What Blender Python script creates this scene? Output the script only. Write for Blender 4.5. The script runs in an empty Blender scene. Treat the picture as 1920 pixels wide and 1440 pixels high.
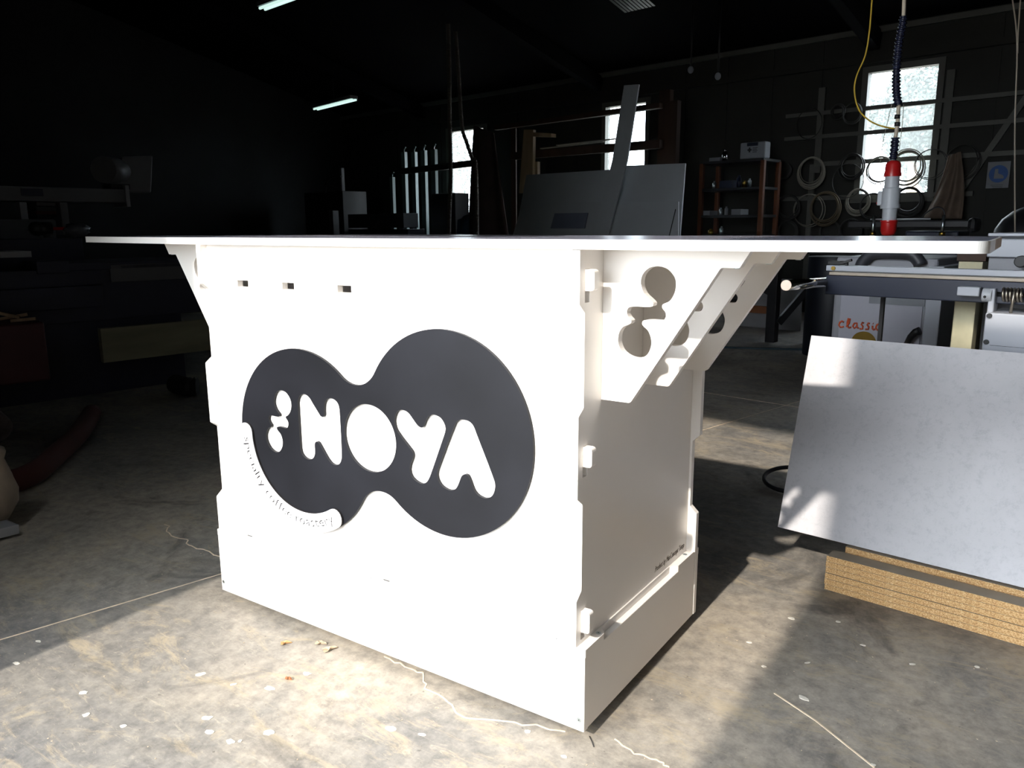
import bpy, bmesh, math, random
from mathutils import Vector, Matrix
from mathutils.geometry import tessellate_polygon
random.seed(7)
PI = math.pi
C = bpy.context.scene
COL = C.collection

# ------------------------------------------------------------------ camera
CAM = Vector((0.714, -1.3189, 1.0833)); FPX = 1477.5
R_ = Vector((0.82880071, 0.55951394, -0.00579069))
U_ = Vector((-0.10506552, 0.16578039, 0.9805499))
F_ = Vector((-0.54959132, 0.81207205, -0.19618453))
cd = bpy.data.cameras.new('camera'); cam = bpy.data.objects.new('camera', cd); COL.objects.link(cam)
cd.sensor_width = 36; cd.lens = FPX / 1920 * 36; cd.clip_start = 0.02; cd.clip_end = 300
cam.matrix_world = Matrix(((R_.x, U_.x, -F_.x, CAM.x), (R_.y, U_.y, -F_.y, CAM.y), (R_.z, U_.z, -F_.z, CAM.z), (0, 0, 0, 1)))
C.camera = cam
# ------------------------------------------------------------------ light
w = bpy.data.worlds.new('World'); C.world = w; w.use_nodes = True
bg = w.node_tree.nodes['Background']; bg.inputs[0].default_value = (0.88, 0.94, 1.0, 1); bg.inputs[1].default_value = 10.8
sl = bpy.data.lights.new('sun', 'SUN'); sl.energy = 5.9; sl.color = (1.0, 0.915, 0.81); sl.angle = math.radians(1.2)
so = bpy.data.objects.new('sun', sl); COL.objects.link(so)
SUN_E = math.atan(0.67)
so.rotation_euler = Vector((0, math.cos(SUN_E), -math.sin(SUN_E))).to_track_quat('-Z', 'Y').to_euler()
so.location = (0, -6, 6)
vs = C.view_settings; vs.view_transform = 'Standard'; vs.look = 'None'; vs.exposure = 0.18; vs.gamma = 1.0; vs.use_curve_mapping = False
C.cycles.max_bounces = 8; C.cycles.diffuse_bounces = 5; C.cycles.glossy_bounces = 4; C.cycles.transparent_max_bounces = 12
C.cycles.sample_clamp_indirect = 6.0; C.cycles.use_denoising = True; C.cycles.caustics_reflective = False; C.cycles.caustics_refractive = False

# ------------------------------------------------------------------ frames
E1 = Vector((0.987, -0.162, 0)).normalized(); E2 = Vector((0.162, 0.987, 0)).normalized(); EZ = Vector((0, 0, 1))
def B(s, t, z): return E1 * s + E2 * t + EZ * z        # building frame
def W(x, y, z): return Vector((x, y, z))
def ray(px, py): return F_ + R_ * ((px - 960) / FPX) - U_ * ((py - 720) / FPX)
def on_plane(q, n, d):
    r = ray(*q); return CAM + r * ((d - CAM.dot(n)) / r.dot(n))
def PT(q, t): P = on_plane(q, E2, t); return P.dot(E1), P.z      # (s, z) on a plane parallel to the back wall
def PS(q, s): P = on_plane(q, E1, s); return P.dot(E2), P.z      # (t, z) on a plane parallel to the side walls

def FP(q): P = on_plane(q, EZ, 0); return (P.x, P.y)
# ------------------------------------------------------------------ materials
def srgb(r, g, b):
    f = lambda c: (c / 255) / 12.92 if c / 255 <= 0.04045 else ((c / 255 + 0.055) / 1.055) ** 2.4
    return (f(r), f(g), f(b), 1)
MATS = {}
def mat(name, col, rough=0.5, metal=0.0, var=0.12, scale=6.0, bump=0.0, spec=0.5, trans=0.0, coat=0.0, stretch=(1, 1, 1)):
    if name in MATS: return MATS[name]
    m = bpy.data.materials.new(name); m.use_nodes = True; nt = m.node_tree; b = nt.nodes['Principled BSDF']
    b.inputs['Roughness'].default_value = rough; b.inputs['Metallic'].default_value = metal
    b.inputs['Specular IOR Level'].default_value = spec; b.inputs['Transmission Weight'].default_value = trans
    b.inputs['Coat Weight'].default_value = coat
    tc = nt.nodes.new('ShaderNodeTexCoord'); mp = nt.nodes.new('ShaderNodeMapping'); mp.inputs['Scale'].default_value = stretch
    nz = nt.nodes.new('ShaderNodeTexNoise'); nz.inputs['Scale'].default_value = scale; nz.inputs['Detail'].default_value = 6
    rp = nt.nodes.new('ShaderNodeValToRGB')
    c = Vector(col[:3]); lo = c * (1 - var); hi = c * (1 + var)
    rp.color_ramp.elements[0].position = 0.3; rp.color_ramp.elements[0].color = (*lo, 1)
    rp.color_ramp.elements[1].position = 0.7; rp.color_ramp.elements[1].color = (*[min(1, v) for v in hi], 1)
    nt.links.new(tc.outputs['Object'], mp.inputs[0]); nt.links.new(mp.outputs[0], nz.inputs['Vector'])
    nt.links.new(nz.outputs['Fac'], rp.inputs[0]); nt.links.new(rp.outputs[0], b.inputs['Base Color'])
    if bump:
        bp = nt.nodes.new('ShaderNodeBump'); bp.inputs['Strength'].default_value = bump; bp.inputs['Distance'].default_value = 0.003
        nt.links.new(nz.outputs['Fac'], bp.inputs['Height']); nt.links.new(bp.outputs[0], b.inputs['Normal'])
    MATS[name] = m; return m

M_white = mat('white_laminate', (0.83, 0.80, 0.765, 1), 0.32, var=0.015, scale=3, spec=0.45)
M_top = mat('reflection_grey', (0.20, 0.20, 0.245, 1), 0.22, var=0.02, scale=2, spec=0.5)  # dim grazing reflection of the room put into the colour of the white top
M_edge = mat('raw_board_edge', (0.50, 0.40, 0.33, 1), 0.7, var=0.15, scale=30)
M_black = mat('black_board', (0.0085, 0.009, 0.012, 1), 0.5, var=0.35, scale=4, spec=0.22)
M_banner = mat('banner_white', (0.80, 0.80, 0.84, 1), 0.4, var=0.01)
M_zinc = mat('zinc_screw', (0.55, 0.62, 0.64, 1), 0.3, 1.0, var=0.05)
M_dark = mat('dark_gap', (0.02, 0.02, 0.02, 1), 0.8, var=0.1)
M_engr = mat('engraved_stroke', (0.17, 0.145, 0.125, 1), 0.8, var=0.1)
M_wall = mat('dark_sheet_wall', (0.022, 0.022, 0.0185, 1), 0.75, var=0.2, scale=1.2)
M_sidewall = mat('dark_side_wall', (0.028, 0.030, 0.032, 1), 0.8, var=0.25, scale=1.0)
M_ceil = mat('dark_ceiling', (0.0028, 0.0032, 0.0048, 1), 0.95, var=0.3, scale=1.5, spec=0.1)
M_steelbeam = mat('painted_rail', (0.11, 0.11, 0.095, 1), 0.6, var=0.12, scale=4)
M_navy = mat('navy_paint', (0.008, 0.013, 0.032, 1), 0.4, var=0.2, scale=5)
M_grey = mat('light_grey_paint', (0.42, 0.44, 0.49, 1), 0.38, var=0.04, scale=3)
M_grey2 = mat('mid_grey_paint', (0.26, 0.265, 0.29, 1), 0.45, var=0.06)
M_beige = mat('dusty_steel_table', (0.36, 0.31, 0.25, 1), 0.45, 0.3, var=0.15, scale=14)
M_cream = mat('stained_cream', (0.52, 0.48, 0.32, 1), 0.65, var=0.18, scale=12)
M_chrome = mat('polished_steel', (0.62, 0.62, 0.62, 1), 0.12, 1.0, var=0.03)
M_steel = mat('dull_steel', (0.40, 0.36, 0.30, 1), 0.35, 1.0, var=0.15, scale=20)
M_rub = mat('black_rubber', (0.012, 0.012, 0.014, 1), 0.45, var=0.2)
M_hose = mat('blue_black_conduit', (0.012, 0.015, 0.035, 1), 0.25, var=0.2)
M_red = mat('red_plastic', (0.42, 0.012, 0.012, 1), 0.3, var=0.05)
M_plug = mat('grey_plastic', (0.44, 0.46, 0.49, 1), 0.4, var=0.05)
M_cable = mat('cream_cable', (0.55, 0.47, 0.36, 1), 0.5, var=0.05)
M_yel = mat('yellow_cable', (0.55, 0.36, 0.02, 1), 0.5, var=0.05)
M_wood = mat('pine_wood', (0.42, 0.29, 0.17, 1), 0.65, var=0.25, scale=9, stretch=(1, 1, 0.12))
M_wood2 = mat('dark_timber', (0.04, 0.018, 0.009, 1), 0.7, var=0.3, scale=9, stretch=(1, 1, 0.15))
M_panel = mat('grey_board', (0.50, 0.53, 0.56, 1), 0.5, var=0.06, scale=1.5)
M_panelb = mat('slate_board', (0.20, 0.22, 0.30, 1), 0.5, var=0.06)
M_orange = mat('orange_paint', (0.11, 0.028, 0.004, 1), 0.45, var=0.15)
M_duct = mat('ribbed_duct', (0.085, 0.07, 0.052, 1), 0.55, var=0.15)
M_tarp = mat('brown_tarp', (0.08, 0.05, 0.044, 1), 0.8, var=0.3, scale=3)
M_bluetarp = mat('blue_sheet', (0.015, 0.05, 0.10, 1), 0.6, var=0.3)
M_cloth = mat('brown_cloth', (0.16, 0.115, 0.085, 1), 0.9, var=0.2, scale=8)
M_paper = mat('white_paper', (0.24, 0.25, 0.27, 1), 0.7, var=0.03)
M_bluesign = mat('sign_blue', (0.02, 0.09, 0.32, 1), 0.5, var=0.03)
M_cyan = mat('pale_metal_bar', (0.15, 0.20, 0.20, 1), 0.45, 0.0, var=0.08)
M_coil1 = mat('black_wire', (0.025, 0.024, 0.022, 1), 0.5, var=0.2)
M_coil2 = mat('grey_wire', (0.30, 0.28, 0.23, 1), 0.5, var=0.2)
M_coil3 = mat('brown_wire', (0.12, 0.09, 0.05, 1), 0.5, var=0.2)
M_bark = mat('bark', (0.20, 0.15, 0.10, 1), 0.9, var=0.3)
M_leaf = mat('pale_leaf', (0.080, 0.100, 0.090, 1), 0.6, var=0.3, scale=2)
M_redbox = mat('dark_red_paint', (0.05, 0.005, 0.007, 1), 0.5, var=0.2)
M_sack = mat('sack_cloth', (0.22, 0.175, 0.13, 1), 0.9, var=0.25, scale=7, bump=0.4)
M_bag = mat('clear_plastic_bag', (0.10, 0.105, 0.12, 1), 0.25, var=0.2, scale=20)
M_gold = mat('brass', (0.50, 0.33, 0.08, 1), 0.3, 1.0, var=0.1)
M_handle = mat('charcoal_handle', (0.035, 0.037, 0.045, 1), 0.5, var=0.15)
M_script = mat('orange_script', (0.50, 0.075, 0.02, 1), 0.5, var=0.05)
M_leafdry = mat('dry_leaf', (0.42, 0.32, 0.22, 1), 0.8, var=0.2, scale=40)

def floor_material():
    m = bpy.data.materials.new('stained_concrete'); m.use_nodes = True; nt = m.node_tree; N = nt.nodes; Lk = nt.links
    b = N['Principled BSDF']; tc = N.new('ShaderNodeTexCoord')
    def noise(scale, detail=8, rough=0.6, dist=0.0, stretch=None, rot=0.0):
        n = N.new('ShaderNodeTexNoise'); n.inputs['Scale'].default_value = scale; n.inputs['Detail'].default_value = detail
        n.inputs['Roughness'].default_value = rough; n.inputs['Distortion'].default_value = dist
        mp = N.new('ShaderNodeMapping'); mp.inputs['Rotation'].default_value = (0, 0, rot)
        if stretch: mp.inputs['Scale'].default_value = stretch
        Lk.new(tc.outputs['Object'], mp.inputs[0]); Lk.new(mp.outputs[0], n.inputs['Vector'])
        return n.outputs['Fac']
    def ramp(fac, stops):
        r = N.new('ShaderNodeValToRGB'); e = r.color_ramp.elements
        while len(e) > len(stops): e.remove(e[0])
        while len(e) < len(stops): e.new(0.5)
        for k, (p, c) in enumerate(stops): e[k].position = p; e[k].color = c
        Lk.new(fac, r.inputs[0]); return r.outputs[0]
    def mix(fac, a, c, mode='MIX'):
        x = N.new('ShaderNodeMix'); x.data_type = 'RGBA'; x.blend_type = mode
        if isinstance(fac, float): x.inputs[0].default_value = fac
        else: Lk.new(fac, x.inputs[0])
        for k, v in ((6, a), (7, c)):
            if isinstance(v, tuple): x.inputs[k].default_value = v
            else: Lk.new(v, x.inputs[k])
        return x.outputs[2]
    base = ramp(noise(1.1, 6, 0.6, 0.6), [(0.34, (0.140, 0.138, 0.138, 1)), (0.48, (0.230, 0.216, 0.195, 1)), (0.62, (0.345, 0.306, 0.255, 1))])
    fine = ramp(noise(26, 10, 0.75), [(0.36, (0.66, 0.66, 0.67, 1)), (0.64, (1.2, 1.18, 1.14, 1))])
    col = mix(1.0, base, fine, 'MULTIPLY')
    dust = ramp(noise(3.4, 12, 0.8, 1.2, (1, 2.6, 1), 0.5), [(0.52, (0, 0, 0, 1)), (0.62, (0.75, 0.75, 0.75, 1))])
    col = mix(dust, col, (0.36, 0.30, 0.21, 1))
    scr = ramp(noise(9, 14, 0.85, 2.5, (1, 4, 1), 0.9), [(0.55, (0, 0, 0, 1)), (0.62, (0.6, 0.6, 0.6, 1))])
    col = mix(scr, col, (0.42, 0.37, 0.29, 1))
    oil = ramp(noise(1.9, 9, 0.7, 1.5, None, 1.3), [(0.55, (0, 0, 0, 1)), (0.70, (0.8, 0.8, 0.8, 1))])
    col = mix(oil, col, (0.055, 0.052, 0.050, 1))
    rust = ramp(noise(2.7, 9, 0.75, 0.8, None, 2.3), [(0.68, (0, 0, 0, 1)), (0.76, (0.4, 0.4, 0.4, 1))])
    col = mix(rust, col, (0.30, 0.15, 0.085, 1))
    pit = ramp(noise(70, 3, 0.5), [(0.70, (0, 0, 0, 1)), (0.74, (0.6, 0.6, 0.6, 1))])
    col = mix(pit, col, (0.07, 0.06, 0.055, 1))
    Lk.new(col, b.inputs['Base Color'])
    rr = N.new('ShaderNodeMapRange'); Lk.new(noise(2.2, 6), rr.inputs[0]); rr.inputs[3].default_value = 0.42; rr.inputs[4].default_value = 0.72
    Lk.new(rr.outputs[0], b.inputs['Roughness']); b.inputs['Specular IOR Level'].default_value = 0.4
    bp = N.new('ShaderNodeBump'); bp.inputs['Strength'].default_value = 0.35; bp.inputs['Distance'].default_value = 0.004
    Lk.new(noise(18, 10, 0.7), bp.inputs['Height']); Lk.new(bp.outputs[0], b.inputs['Normal'])
    return m
M_floor = floor_material()

def laminate_material():
    m = mat('concrete_laminate', (0.44, 0.44, 0.47, 1), 0.38, var=0.14, scale=3.0)
    nt = m.node_tree; N = nt.nodes; b = N['Principled BSDF']; src = b.inputs['Base Color'].links[0].from_socket
    tc = N.new('ShaderNodeTexCoord')
    n = N.new('ShaderNodeTexNoise'); n.inputs['Scale'].default_value = 46; n.inputs['Detail'].default_value = 12; n.inputs['Roughness'].default_value = 0.85; n.inputs['Distortion'].default_value = 0.15
    nt.links.new(tc.outputs['Object'], n.inputs['Vector'])
    r = N.new('ShaderNodeValToRGB'); r.color_ramp.elements[0].position = 0.34; r.color_ramp.elements[0].color = (0.80, 0.80, 0.82, 1)
    r.color_ramp.elements[1].position = 0.5; r.color_ramp.elements[1].color = (1.0, 1.0, 1.0, 1)
    nt.links.new(n.outputs['Fac'], r.inputs[0])
    x = N.new('ShaderNodeMix'); x.data_type = 'RGBA'; x.blend_type = 'MULTIPLY'; x.inputs[0].default_value = 1.0
    nt.links.new(src, x.inputs[6]); nt.links.new(r.outputs[0], x.inputs[7]); nt.links.new(x.outputs[2], b.inputs['Base Color'])
    return m
M_lam = laminate_material()

def chipboard_material():
    m = bpy.data.materials.new('chipboard'); m.use_nodes = True; nt = m.node_tree; N = nt.nodes; b = N['Principled BSDF']
    tc = N.new('ShaderNodeTexCoord'); mp = N.new('ShaderNodeMapping'); mp.inputs['Scale'].default_value = (0.6, 1, 1.1); mp.inputs['Rotation'].default_value = (0.6, 0.8, 0.4)
    v = N.new('ShaderNodeTexNoise'); v.inputs['Scale'].default_value = 430; v.inputs['Detail'].default_value = 4; v.inputs['Roughness'].default_value = 0.8; v.inputs['Distortion'].default_value = 0.0
    nt.links.new(tc.outputs['Object'], mp.inputs[0]); nt.links.new(mp.outputs[0], v.inputs['Vector'])
    sep = N.new('ShaderNodeSeparateColor'); nt.links.new(v.outputs['Color'], sep.inputs[0])
    r = N.new('ShaderNodeValToRGB'); e = r.color_ramp.elements
    e[0].position = 0.34; e[0].color = (0.13, 0.055, 0.018, 1); e[1].position = 0.43; e[1].color = (0.46, 0.25, 0.095, 1)
    k = e.new(0.53); k.color = (0.62, 0.38, 0.16, 1); k = e.new(0.61); k.color = (0.80, 0.62, 0.36, 1)
    nt.links.new(sep.outputs[0], r.inputs[0]); nt.links.new(r.outputs[0], b.inputs['Base Color'])
    b.inputs['Roughness'].default_value = 0.8
    bp = N.new('ShaderNodeBump'); bp.inputs['Strength'].default_value = 0.4; bp.inputs['Distance'].default_value = 0.002
    nt.links.new(sep.outputs[1], bp.inputs['Height']); nt.links.new(bp.outputs[0], b.inputs['Normal'])
    return m
M_chip = chipboard_material()
M_chipface = mat('chipboard_face', (0.30, 0.25, 0.19, 1), 0.6, var=0.12, scale=14)

def glass_material(name, haze):
    m = bpy.data.materials.new(name); m.use_nodes = True; nt = m.node_tree; N = nt.nodes; N.remove(N['Principled BSDF'])
    out = N['Material Output']; tr = N.new('ShaderNodeBsdfTransparent'); tl = N.new('ShaderNodeBsdfTranslucent'); mx = N.new('ShaderNodeMixShader')
    tl.inputs[0].default_value = (0.9, 0.95, 0.95, 1); tr.inputs[0].default_value = (0.94, 0.97, 0.98, 1)
    tc = N.new('ShaderNodeTexCoord'); nz = N.new('ShaderNodeTexNoise'); nz.inputs['Scale'].default_value = 3.0; nz.inputs['Detail'].default_value = 8
    mr = N.new('ShaderNodeMapRange'); mr.inputs[3].default_value = haze * 0.6; mr.inputs[4].default_value = haze * 1.4
    nt.links.new(tc.outputs['Object'], nz.inputs['Vector']); nt.links.new(nz.outputs['Fac'], mr.inputs[0]); nt.links.new(mr.outputs[0], mx.inputs[0])
    nt.links.new(tr.outputs[0], mx.inputs[1]); nt.links.new(tl.outputs[0], mx.inputs[2]); nt.links.new(mx.outputs[0], out.inputs[0])
    return m
M_glass = glass_material('dusty_glass', 0.05)
def emit_material(name, col, s):
    m = bpy.data.materials.new(name); m.use_nodes = True; b = m.node_tree.nodes['Principled BSDF']
    b.inputs['Base Color'].default_value = col; b.inputs['Emission Color'].default_value = col; b.inputs['Emission Strength'].default_value = s
    return m
M_tube = emit_material('lit_tube', (0.72, 1.0, 0.92, 1), 0.8)

# ------------------------------------------------------------------ mesh helpers
class MB:
    def __init__(self): self.v = []; self.f = []; self.mi = []; self.sm = []
    def add(self, vs, fs, mi=0, smooth=False):
        o = len(self.v); self.v += [Vector(p) for p in vs]
        for f in fs: self.f.append([o + i for i in f]); self.mi.append(mi); self.sm.append(smooth)
        return self
    def box(self, x0, x1, y0, y1, z0, z1, fr=W, mi=0):
        x0, x1 = sorted((x0, x1)); y0, y1 = sorted((y0, y1)); z0, z1 = sorted((z0, z1))
        p = [fr(x, y, z) for z in (z0, z1) for y in (y0, y1) for x in (x0, x1)]
        return self.add(p, [(0, 2, 3, 1), (4, 5, 7, 6), (0, 1, 5, 4), (2, 6, 7, 3), (0, 4, 6, 2), (1, 3, 7, 5)], mi)
    def bar(self, a, b, w_, h_, up=EZ, mi=0):
        a = Vector(a); b = Vector(b); d = (b - a).normalized(); s = d.cross(up)
        if s.length < 1e-5: s = d.cross(Vector((1, 0, 0)))
        s.normalize(); u = s.cross(d); s = s * (w_ / 2); u = u * (h_ / 2)
        p = [a - s - u, a + s - u, a + s + u, a - s + u, b - s - u, b + s - u, b + s + u, b - s + u]
        return self.add(p, [(0, 1, 2, 3), (7, 6, 5, 4), (0, 4, 5, 1), (1, 5, 6, 2), (2, 6, 7, 3), (3, 7, 4, 0)], mi)
    def cyl(self, a, b, r, r2=None, n=20, mi=0, cap=True):
        a = Vector(a); b = Vector(b); d = (b - a).normalized(); s = d.orthogonal().normalized(); u = d.cross(s); r2 = r if r2 is None else r2
        p = [a + (s * math.cos(2 * PI * k / n) + u * math.sin(2 * PI * k / n)) * r for k in range(n)]
        p += [b + (s * math.cos(2 * PI * k / n) + u * math.sin(2 * PI * k / n)) * r2 for k in range(n)]
        self.add(p, [(k, (k + 1) % n, n + (k + 1) % n, n + k) for k in range(n)], mi, True)
        if cap: self.add(p[:n], [list(range(n))[::-1]], mi); self.add(p[n:], [list(range(n))], mi)
        return self
    def tube(self, pts, r, n=8, closed=False, mi=0):
        pts = [Vector(p) for p in pts]; m = len(pts); rs = r if isinstance(r, list) else [r] * m
        vs = []; prev = None
        for i, p in enumerate(pts):
            d = (pts[(i + 1) % m] - pts[i - 1]) if closed else (pts[min(i + 1, m - 1)] - pts[max(i - 1, 0)])
            d.normalize()
            if prev is None: s = d.orthogonal().normalized()
            else:
                s = prev - d * prev.dot(d)
                s = s.normalized() if s.length > 1e-6 else d.orthogonal().normalized()
            prev = s; u = d.cross(s)
            vs += [p + (s * math.cos(2 * PI * k / n) + u * math.sin(2 * PI * k / n)) * rs[i] for k in range(n)]
        fs = []
        for i in range(m if closed else m - 1):
            j = (i + 1) % m
            fs += [(i * n + k, i * n + (k + 1) % n, j * n + (k + 1) % n, j * n + k) for k in range(n)]
        self.add(vs, fs, mi, True)
        if not closed: self.add(vs[:n], [list(range(n))[::-1]], mi); self.add(vs[-n:], [list(range(n))], mi)
        return self
    def prism(self, outer, holes, fr3, d0, d1, mi=0, side_mi=None):
        # polygon in (a, b), extruded along the third coordinate; fr3(a, b, d) -> world
        side_mi = mi if side_mi is None else side_mi
        def area(p): return sum(p[i][0] * p[(i + 1) % len(p)][1] - p[(i + 1) % len(p)][0] * p[i][1] for i in range(len(p)))
        outer = list(outer) if area(outer) > 0 else list(outer)[::-1]
        holes = [list(h) if area(h) < 0 else list(h)[::-1] for h in holes]
        loops = [outer] + holes; allp = [p for l in loops for p in l]; n = len(allp)
        tri = tessellate_polygon([[Vector((a, b, 0)) for a, b in l] for l in loops])
        vs = [fr3(a, b, d0) for a, b in allp] + [fr3(a, b, d1) for a, b in allp]
        self.add(vs, [tuple(t) for t in tri] + [tuple(i + n for i in t[::-1]) for t in tri], mi)
        fs = []; o = 0
        for l in loops:
            k = len(l); fs += [(o + i, o + (i + 1) % k, n + o + (i + 1) % k, n + o + i) for i in range(k)]; o += k
        self.add(vs, fs, side_mi); return self
    def ball(self, c, r, sx=1, sy=1, sz=1, n=16, m=10, jit=0.0, mi=0):
        c = Vector(c); vs = []
        for j in range(m + 1):
            th = PI * j / m
            for i in range(n):
                a = 2 * PI * i / n; q = r * (1 + random.uniform(-jit, jit))
                vs.append(c + Vector((q * sx * math.sin(th) * math.cos(a), q * sy * math.sin(th) * math.sin(a), q * sz * math.cos(th))))
        self.add(vs, [(j * n + i, (j + 1) * n + i, (j + 1) * n + (i + 1) % n, j * n + (i + 1) % n) for j in range(m) for i in range(n)], mi, True); return self
    def ring(self, c, nrm, R, r, n=32, m=6, ell=1.0, mi=0):
        c = Vector(c); nrm = Vector(nrm).normalized(); s = EZ.cross(nrm).normalized(); u = nrm.cross(s)
        return self.tube([c + s * (R * math.cos(2 * PI * k / n)) + u * (R * ell * math.sin(2 * PI * k / n)) for k in range(n)], r, m, True, mi)

def link(name, mb, m, parent=None, bevel=0.0, loc=None):
    me = bpy.data.meshes.new(name)
    if parent is not None: org = parent['_o']; org = Vector(org)
    elif loc is not None: org = Vector(loc)
    else:
        lo = Vector([min(p[i] for p in mb.v) for i in range(3)]); hi = Vector([max(p[i] for p in mb.v) for i in range(3)])
        org = Vector(((lo.x + hi.x) / 2, (lo.y + hi.y) / 2, lo.z))
    me.from_pydata([p - org for p in mb.v], [], mb.f)
    for mm in (m if isinstance(m, (list, tuple)) else [m]): me.materials.append(mm)
    me.polygons.foreach_set('material_index', mb.mi); me.polygons.foreach_set('use_smooth', mb.sm)
    bm = bmesh.new(); bm.from_mesh(me); bmesh.ops.remove_doubles(bm, verts=bm.verts, dist=1e-6); bmesh.ops.recalc_face_normals(bm, faces=bm.faces)
    bm.to_mesh(me); bm.free(); me.update()
    o = bpy.data.objects.new(name, me); COL.objects.link(o)
    if parent is not None: o.parent = parent
    else: o.location = org
    ORG[o.name] = org; o['_o'] = list(org)
    if bevel:
        b = o.modifiers.new('bevel', 'BEVEL'); b.width = bevel; b.segments = 2; b.limit_method = 'ANGLE'; b.angle_limit = math.radians(40)
    return o
ORG = {}
def tag(o, label, cat, group=None, kind=None):
    if label: o['label'] = label
    if cat: o['category'] = cat
    if group: o['group'] = group
    if kind: o['kind'] = kind
    return o
def thing(name, loc, label, cat, group=None):
    o = bpy.data.objects.new(name, None); COL.objects.link(o); o.location = loc; o['_o'] = list(loc); o.empty_display_size = 0.1
    return tag(o, label, cat, group)
def struct(name, mb, m, parent=None, bevel=0.0):
    o = link(name, mb, m, parent, bevel)
    if parent is None: o['kind'] = 'structure'
    return o
def XZ(a, b, d): return Vector((a, d, b))        # polygon in x,z extruded along y
def YZ(a, b, d): return Vector((d, a, b))
def XY(a, b, d): return Vector((a, b, d))
def BSZ(a, b, d): return B(a, d, b)              # polygon in s,z extruded along t
def BTZ(a, b, d): return B(d, a, b)              # polygon in t,z extruded along s
def smooth_poly(p, sub=4):
    n = len(p); out = []
    for i in range(n):
        p0, p1, p2, p3 = [Vector(p[(i + k - 1) % n]) for k in range(4)]
        d = lambda a, b: max((b - a).length ** 0.5, 1e-5)
        t0 = 0; t1 = t0 + d(p0, p1); t2 = t1 + d(p1, p2); t3 = t2 + d(p2, p3)
        for k in range(sub):
            t = t1 + (t2 - t1) * k / sub
            A1 = p0 * ((t1 - t) / (t1 - t0)) + p1 * ((t - t0) / (t1 - t0)); A2 = p1 * ((t2 - t) / (t2 - t1)) + p2 * ((t - t1) / (t2 - t1)); A3 = p2 * ((t3 - t) / (t3 - t2)) + p3 * ((t - t2) / (t3 - t2))
            B1 = A1 * ((t2 - t) / (t2 - t0)) + A2 * ((t - t0) / (t2 - t0)); B2 = A2 * ((t3 - t) / (t3 - t1)) + A3 * ((t - t1) / (t3 - t1))
            q = B1 * ((t2 - t) / (t2 - t1)) + B2 * ((t - t1) / (t2 - t1)); out.append((q.x, q.y))
    return out
def round_poly(p, r, seg=4):
    # round every corner; p items (x, y) or (x, y, radius)
    n = len(p); out = []
    for i in range(n):
        a = Vector(p[i - 1][:2]); b = Vector(p[i][:2]); c = Vector(p[(i + 1) % n][:2]); rr = p[i][2] if len(p[i]) > 2 else r
        u = (a - b); v = (c - b); lu, lv = u.length, v.length; u.normalize(); v.normalize()
        ang = u.angle(v); t = min(rr / math.tan(ang / 2) if ang > 1e-3 else 0, lu * 0.49, lv * 0.49)
        if rr <= 0 or t < 1e-5: out.append((b.x, b.y)); continue
        s, e = b + u * t, b + v * t
        for k in range(seg + 1):
            f = k / seg; q = s * (1 - f) ** 2 + b * (2 * f * (1 - f)) + e * f * f; out.append((q.x, q.y))
    return out
def text_mesh(body, size, extrude, offset=0.0, shear=0.0):
    cu = bpy.data.curves.new('txt', 'FONT'); cu.body = body; cu.size = size; cu.extrude = extrude; cu.offset = offset; cu.shear = shear
    cu.resolution_u = 3; cu.align_x = 'CENTER'
    o = bpy.data.objects.new('txt', cu); COL.objects.link(o); bpy.context.view_layer.update()
    me = bpy.data.meshes.new_from_object(o.evaluated_get(bpy.context.evaluated_depsgraph_get()))
    adv = o.dimensions.x; bpy.data.objects.remove(o); bpy.data.curves.remove(cu)
    vs = [v.co.copy() for v in me.vertices]; fs = [tuple(p.vertices) for p in me.polygons]; bpy.data.meshes.remove(me)
    return vs, fs, adv
def stroke(pts, r, fr, n=6):   # a hand-drawn line as a thin tube
    return MB().tube([fr(*p) for p in pts], r, n)

# ================================================================== BUILDING
S0, S1, T0, T1 = -13.0, 6.0, -1.55, 8.57
fl = MB().box(-60, 40, -40, 60, -0.2, 0.0, B); struct('floor', fl, M_floor)
WIN = [('window_1', -2.66, -1.90, 1.42, 2.79), ('window_2', -6.38, -5.66, 1.42, 2.79), ('window_3', -9.80, -8.90, 1.20, 2.72)]
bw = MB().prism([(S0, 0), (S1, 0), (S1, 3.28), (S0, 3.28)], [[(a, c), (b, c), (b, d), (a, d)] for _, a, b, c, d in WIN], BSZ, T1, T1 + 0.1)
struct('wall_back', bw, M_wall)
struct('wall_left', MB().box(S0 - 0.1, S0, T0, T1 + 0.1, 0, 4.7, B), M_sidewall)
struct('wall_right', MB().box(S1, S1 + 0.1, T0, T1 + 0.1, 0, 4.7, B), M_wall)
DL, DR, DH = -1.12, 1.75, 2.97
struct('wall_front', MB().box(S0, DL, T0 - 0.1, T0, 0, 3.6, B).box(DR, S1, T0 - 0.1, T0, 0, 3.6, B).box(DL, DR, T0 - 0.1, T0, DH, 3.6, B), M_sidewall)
d1 = struct('sun_blocker_leaf', MB().box(0.505, 1.20, T0 - 0.16, T0 - 0.105, 0.01, 2.94, B), M_grey2)  # unseen door leaf, added to cut off the sun patch on its right
struct('blocker_handle', MB().box(0.60, 0.63, T0 - 0.20, T0 - 0.161, 0.95, 1.15, B), M_chrome, d1)
TM = 3.1
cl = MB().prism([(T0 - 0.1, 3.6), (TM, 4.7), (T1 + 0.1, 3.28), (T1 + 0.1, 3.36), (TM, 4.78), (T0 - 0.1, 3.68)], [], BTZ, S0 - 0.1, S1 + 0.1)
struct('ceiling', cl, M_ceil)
ti = 1
def trim(mb, m):
    global ti
    o = struct('trim_%d' % ti, mb, m); ti += 1; return o
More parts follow.
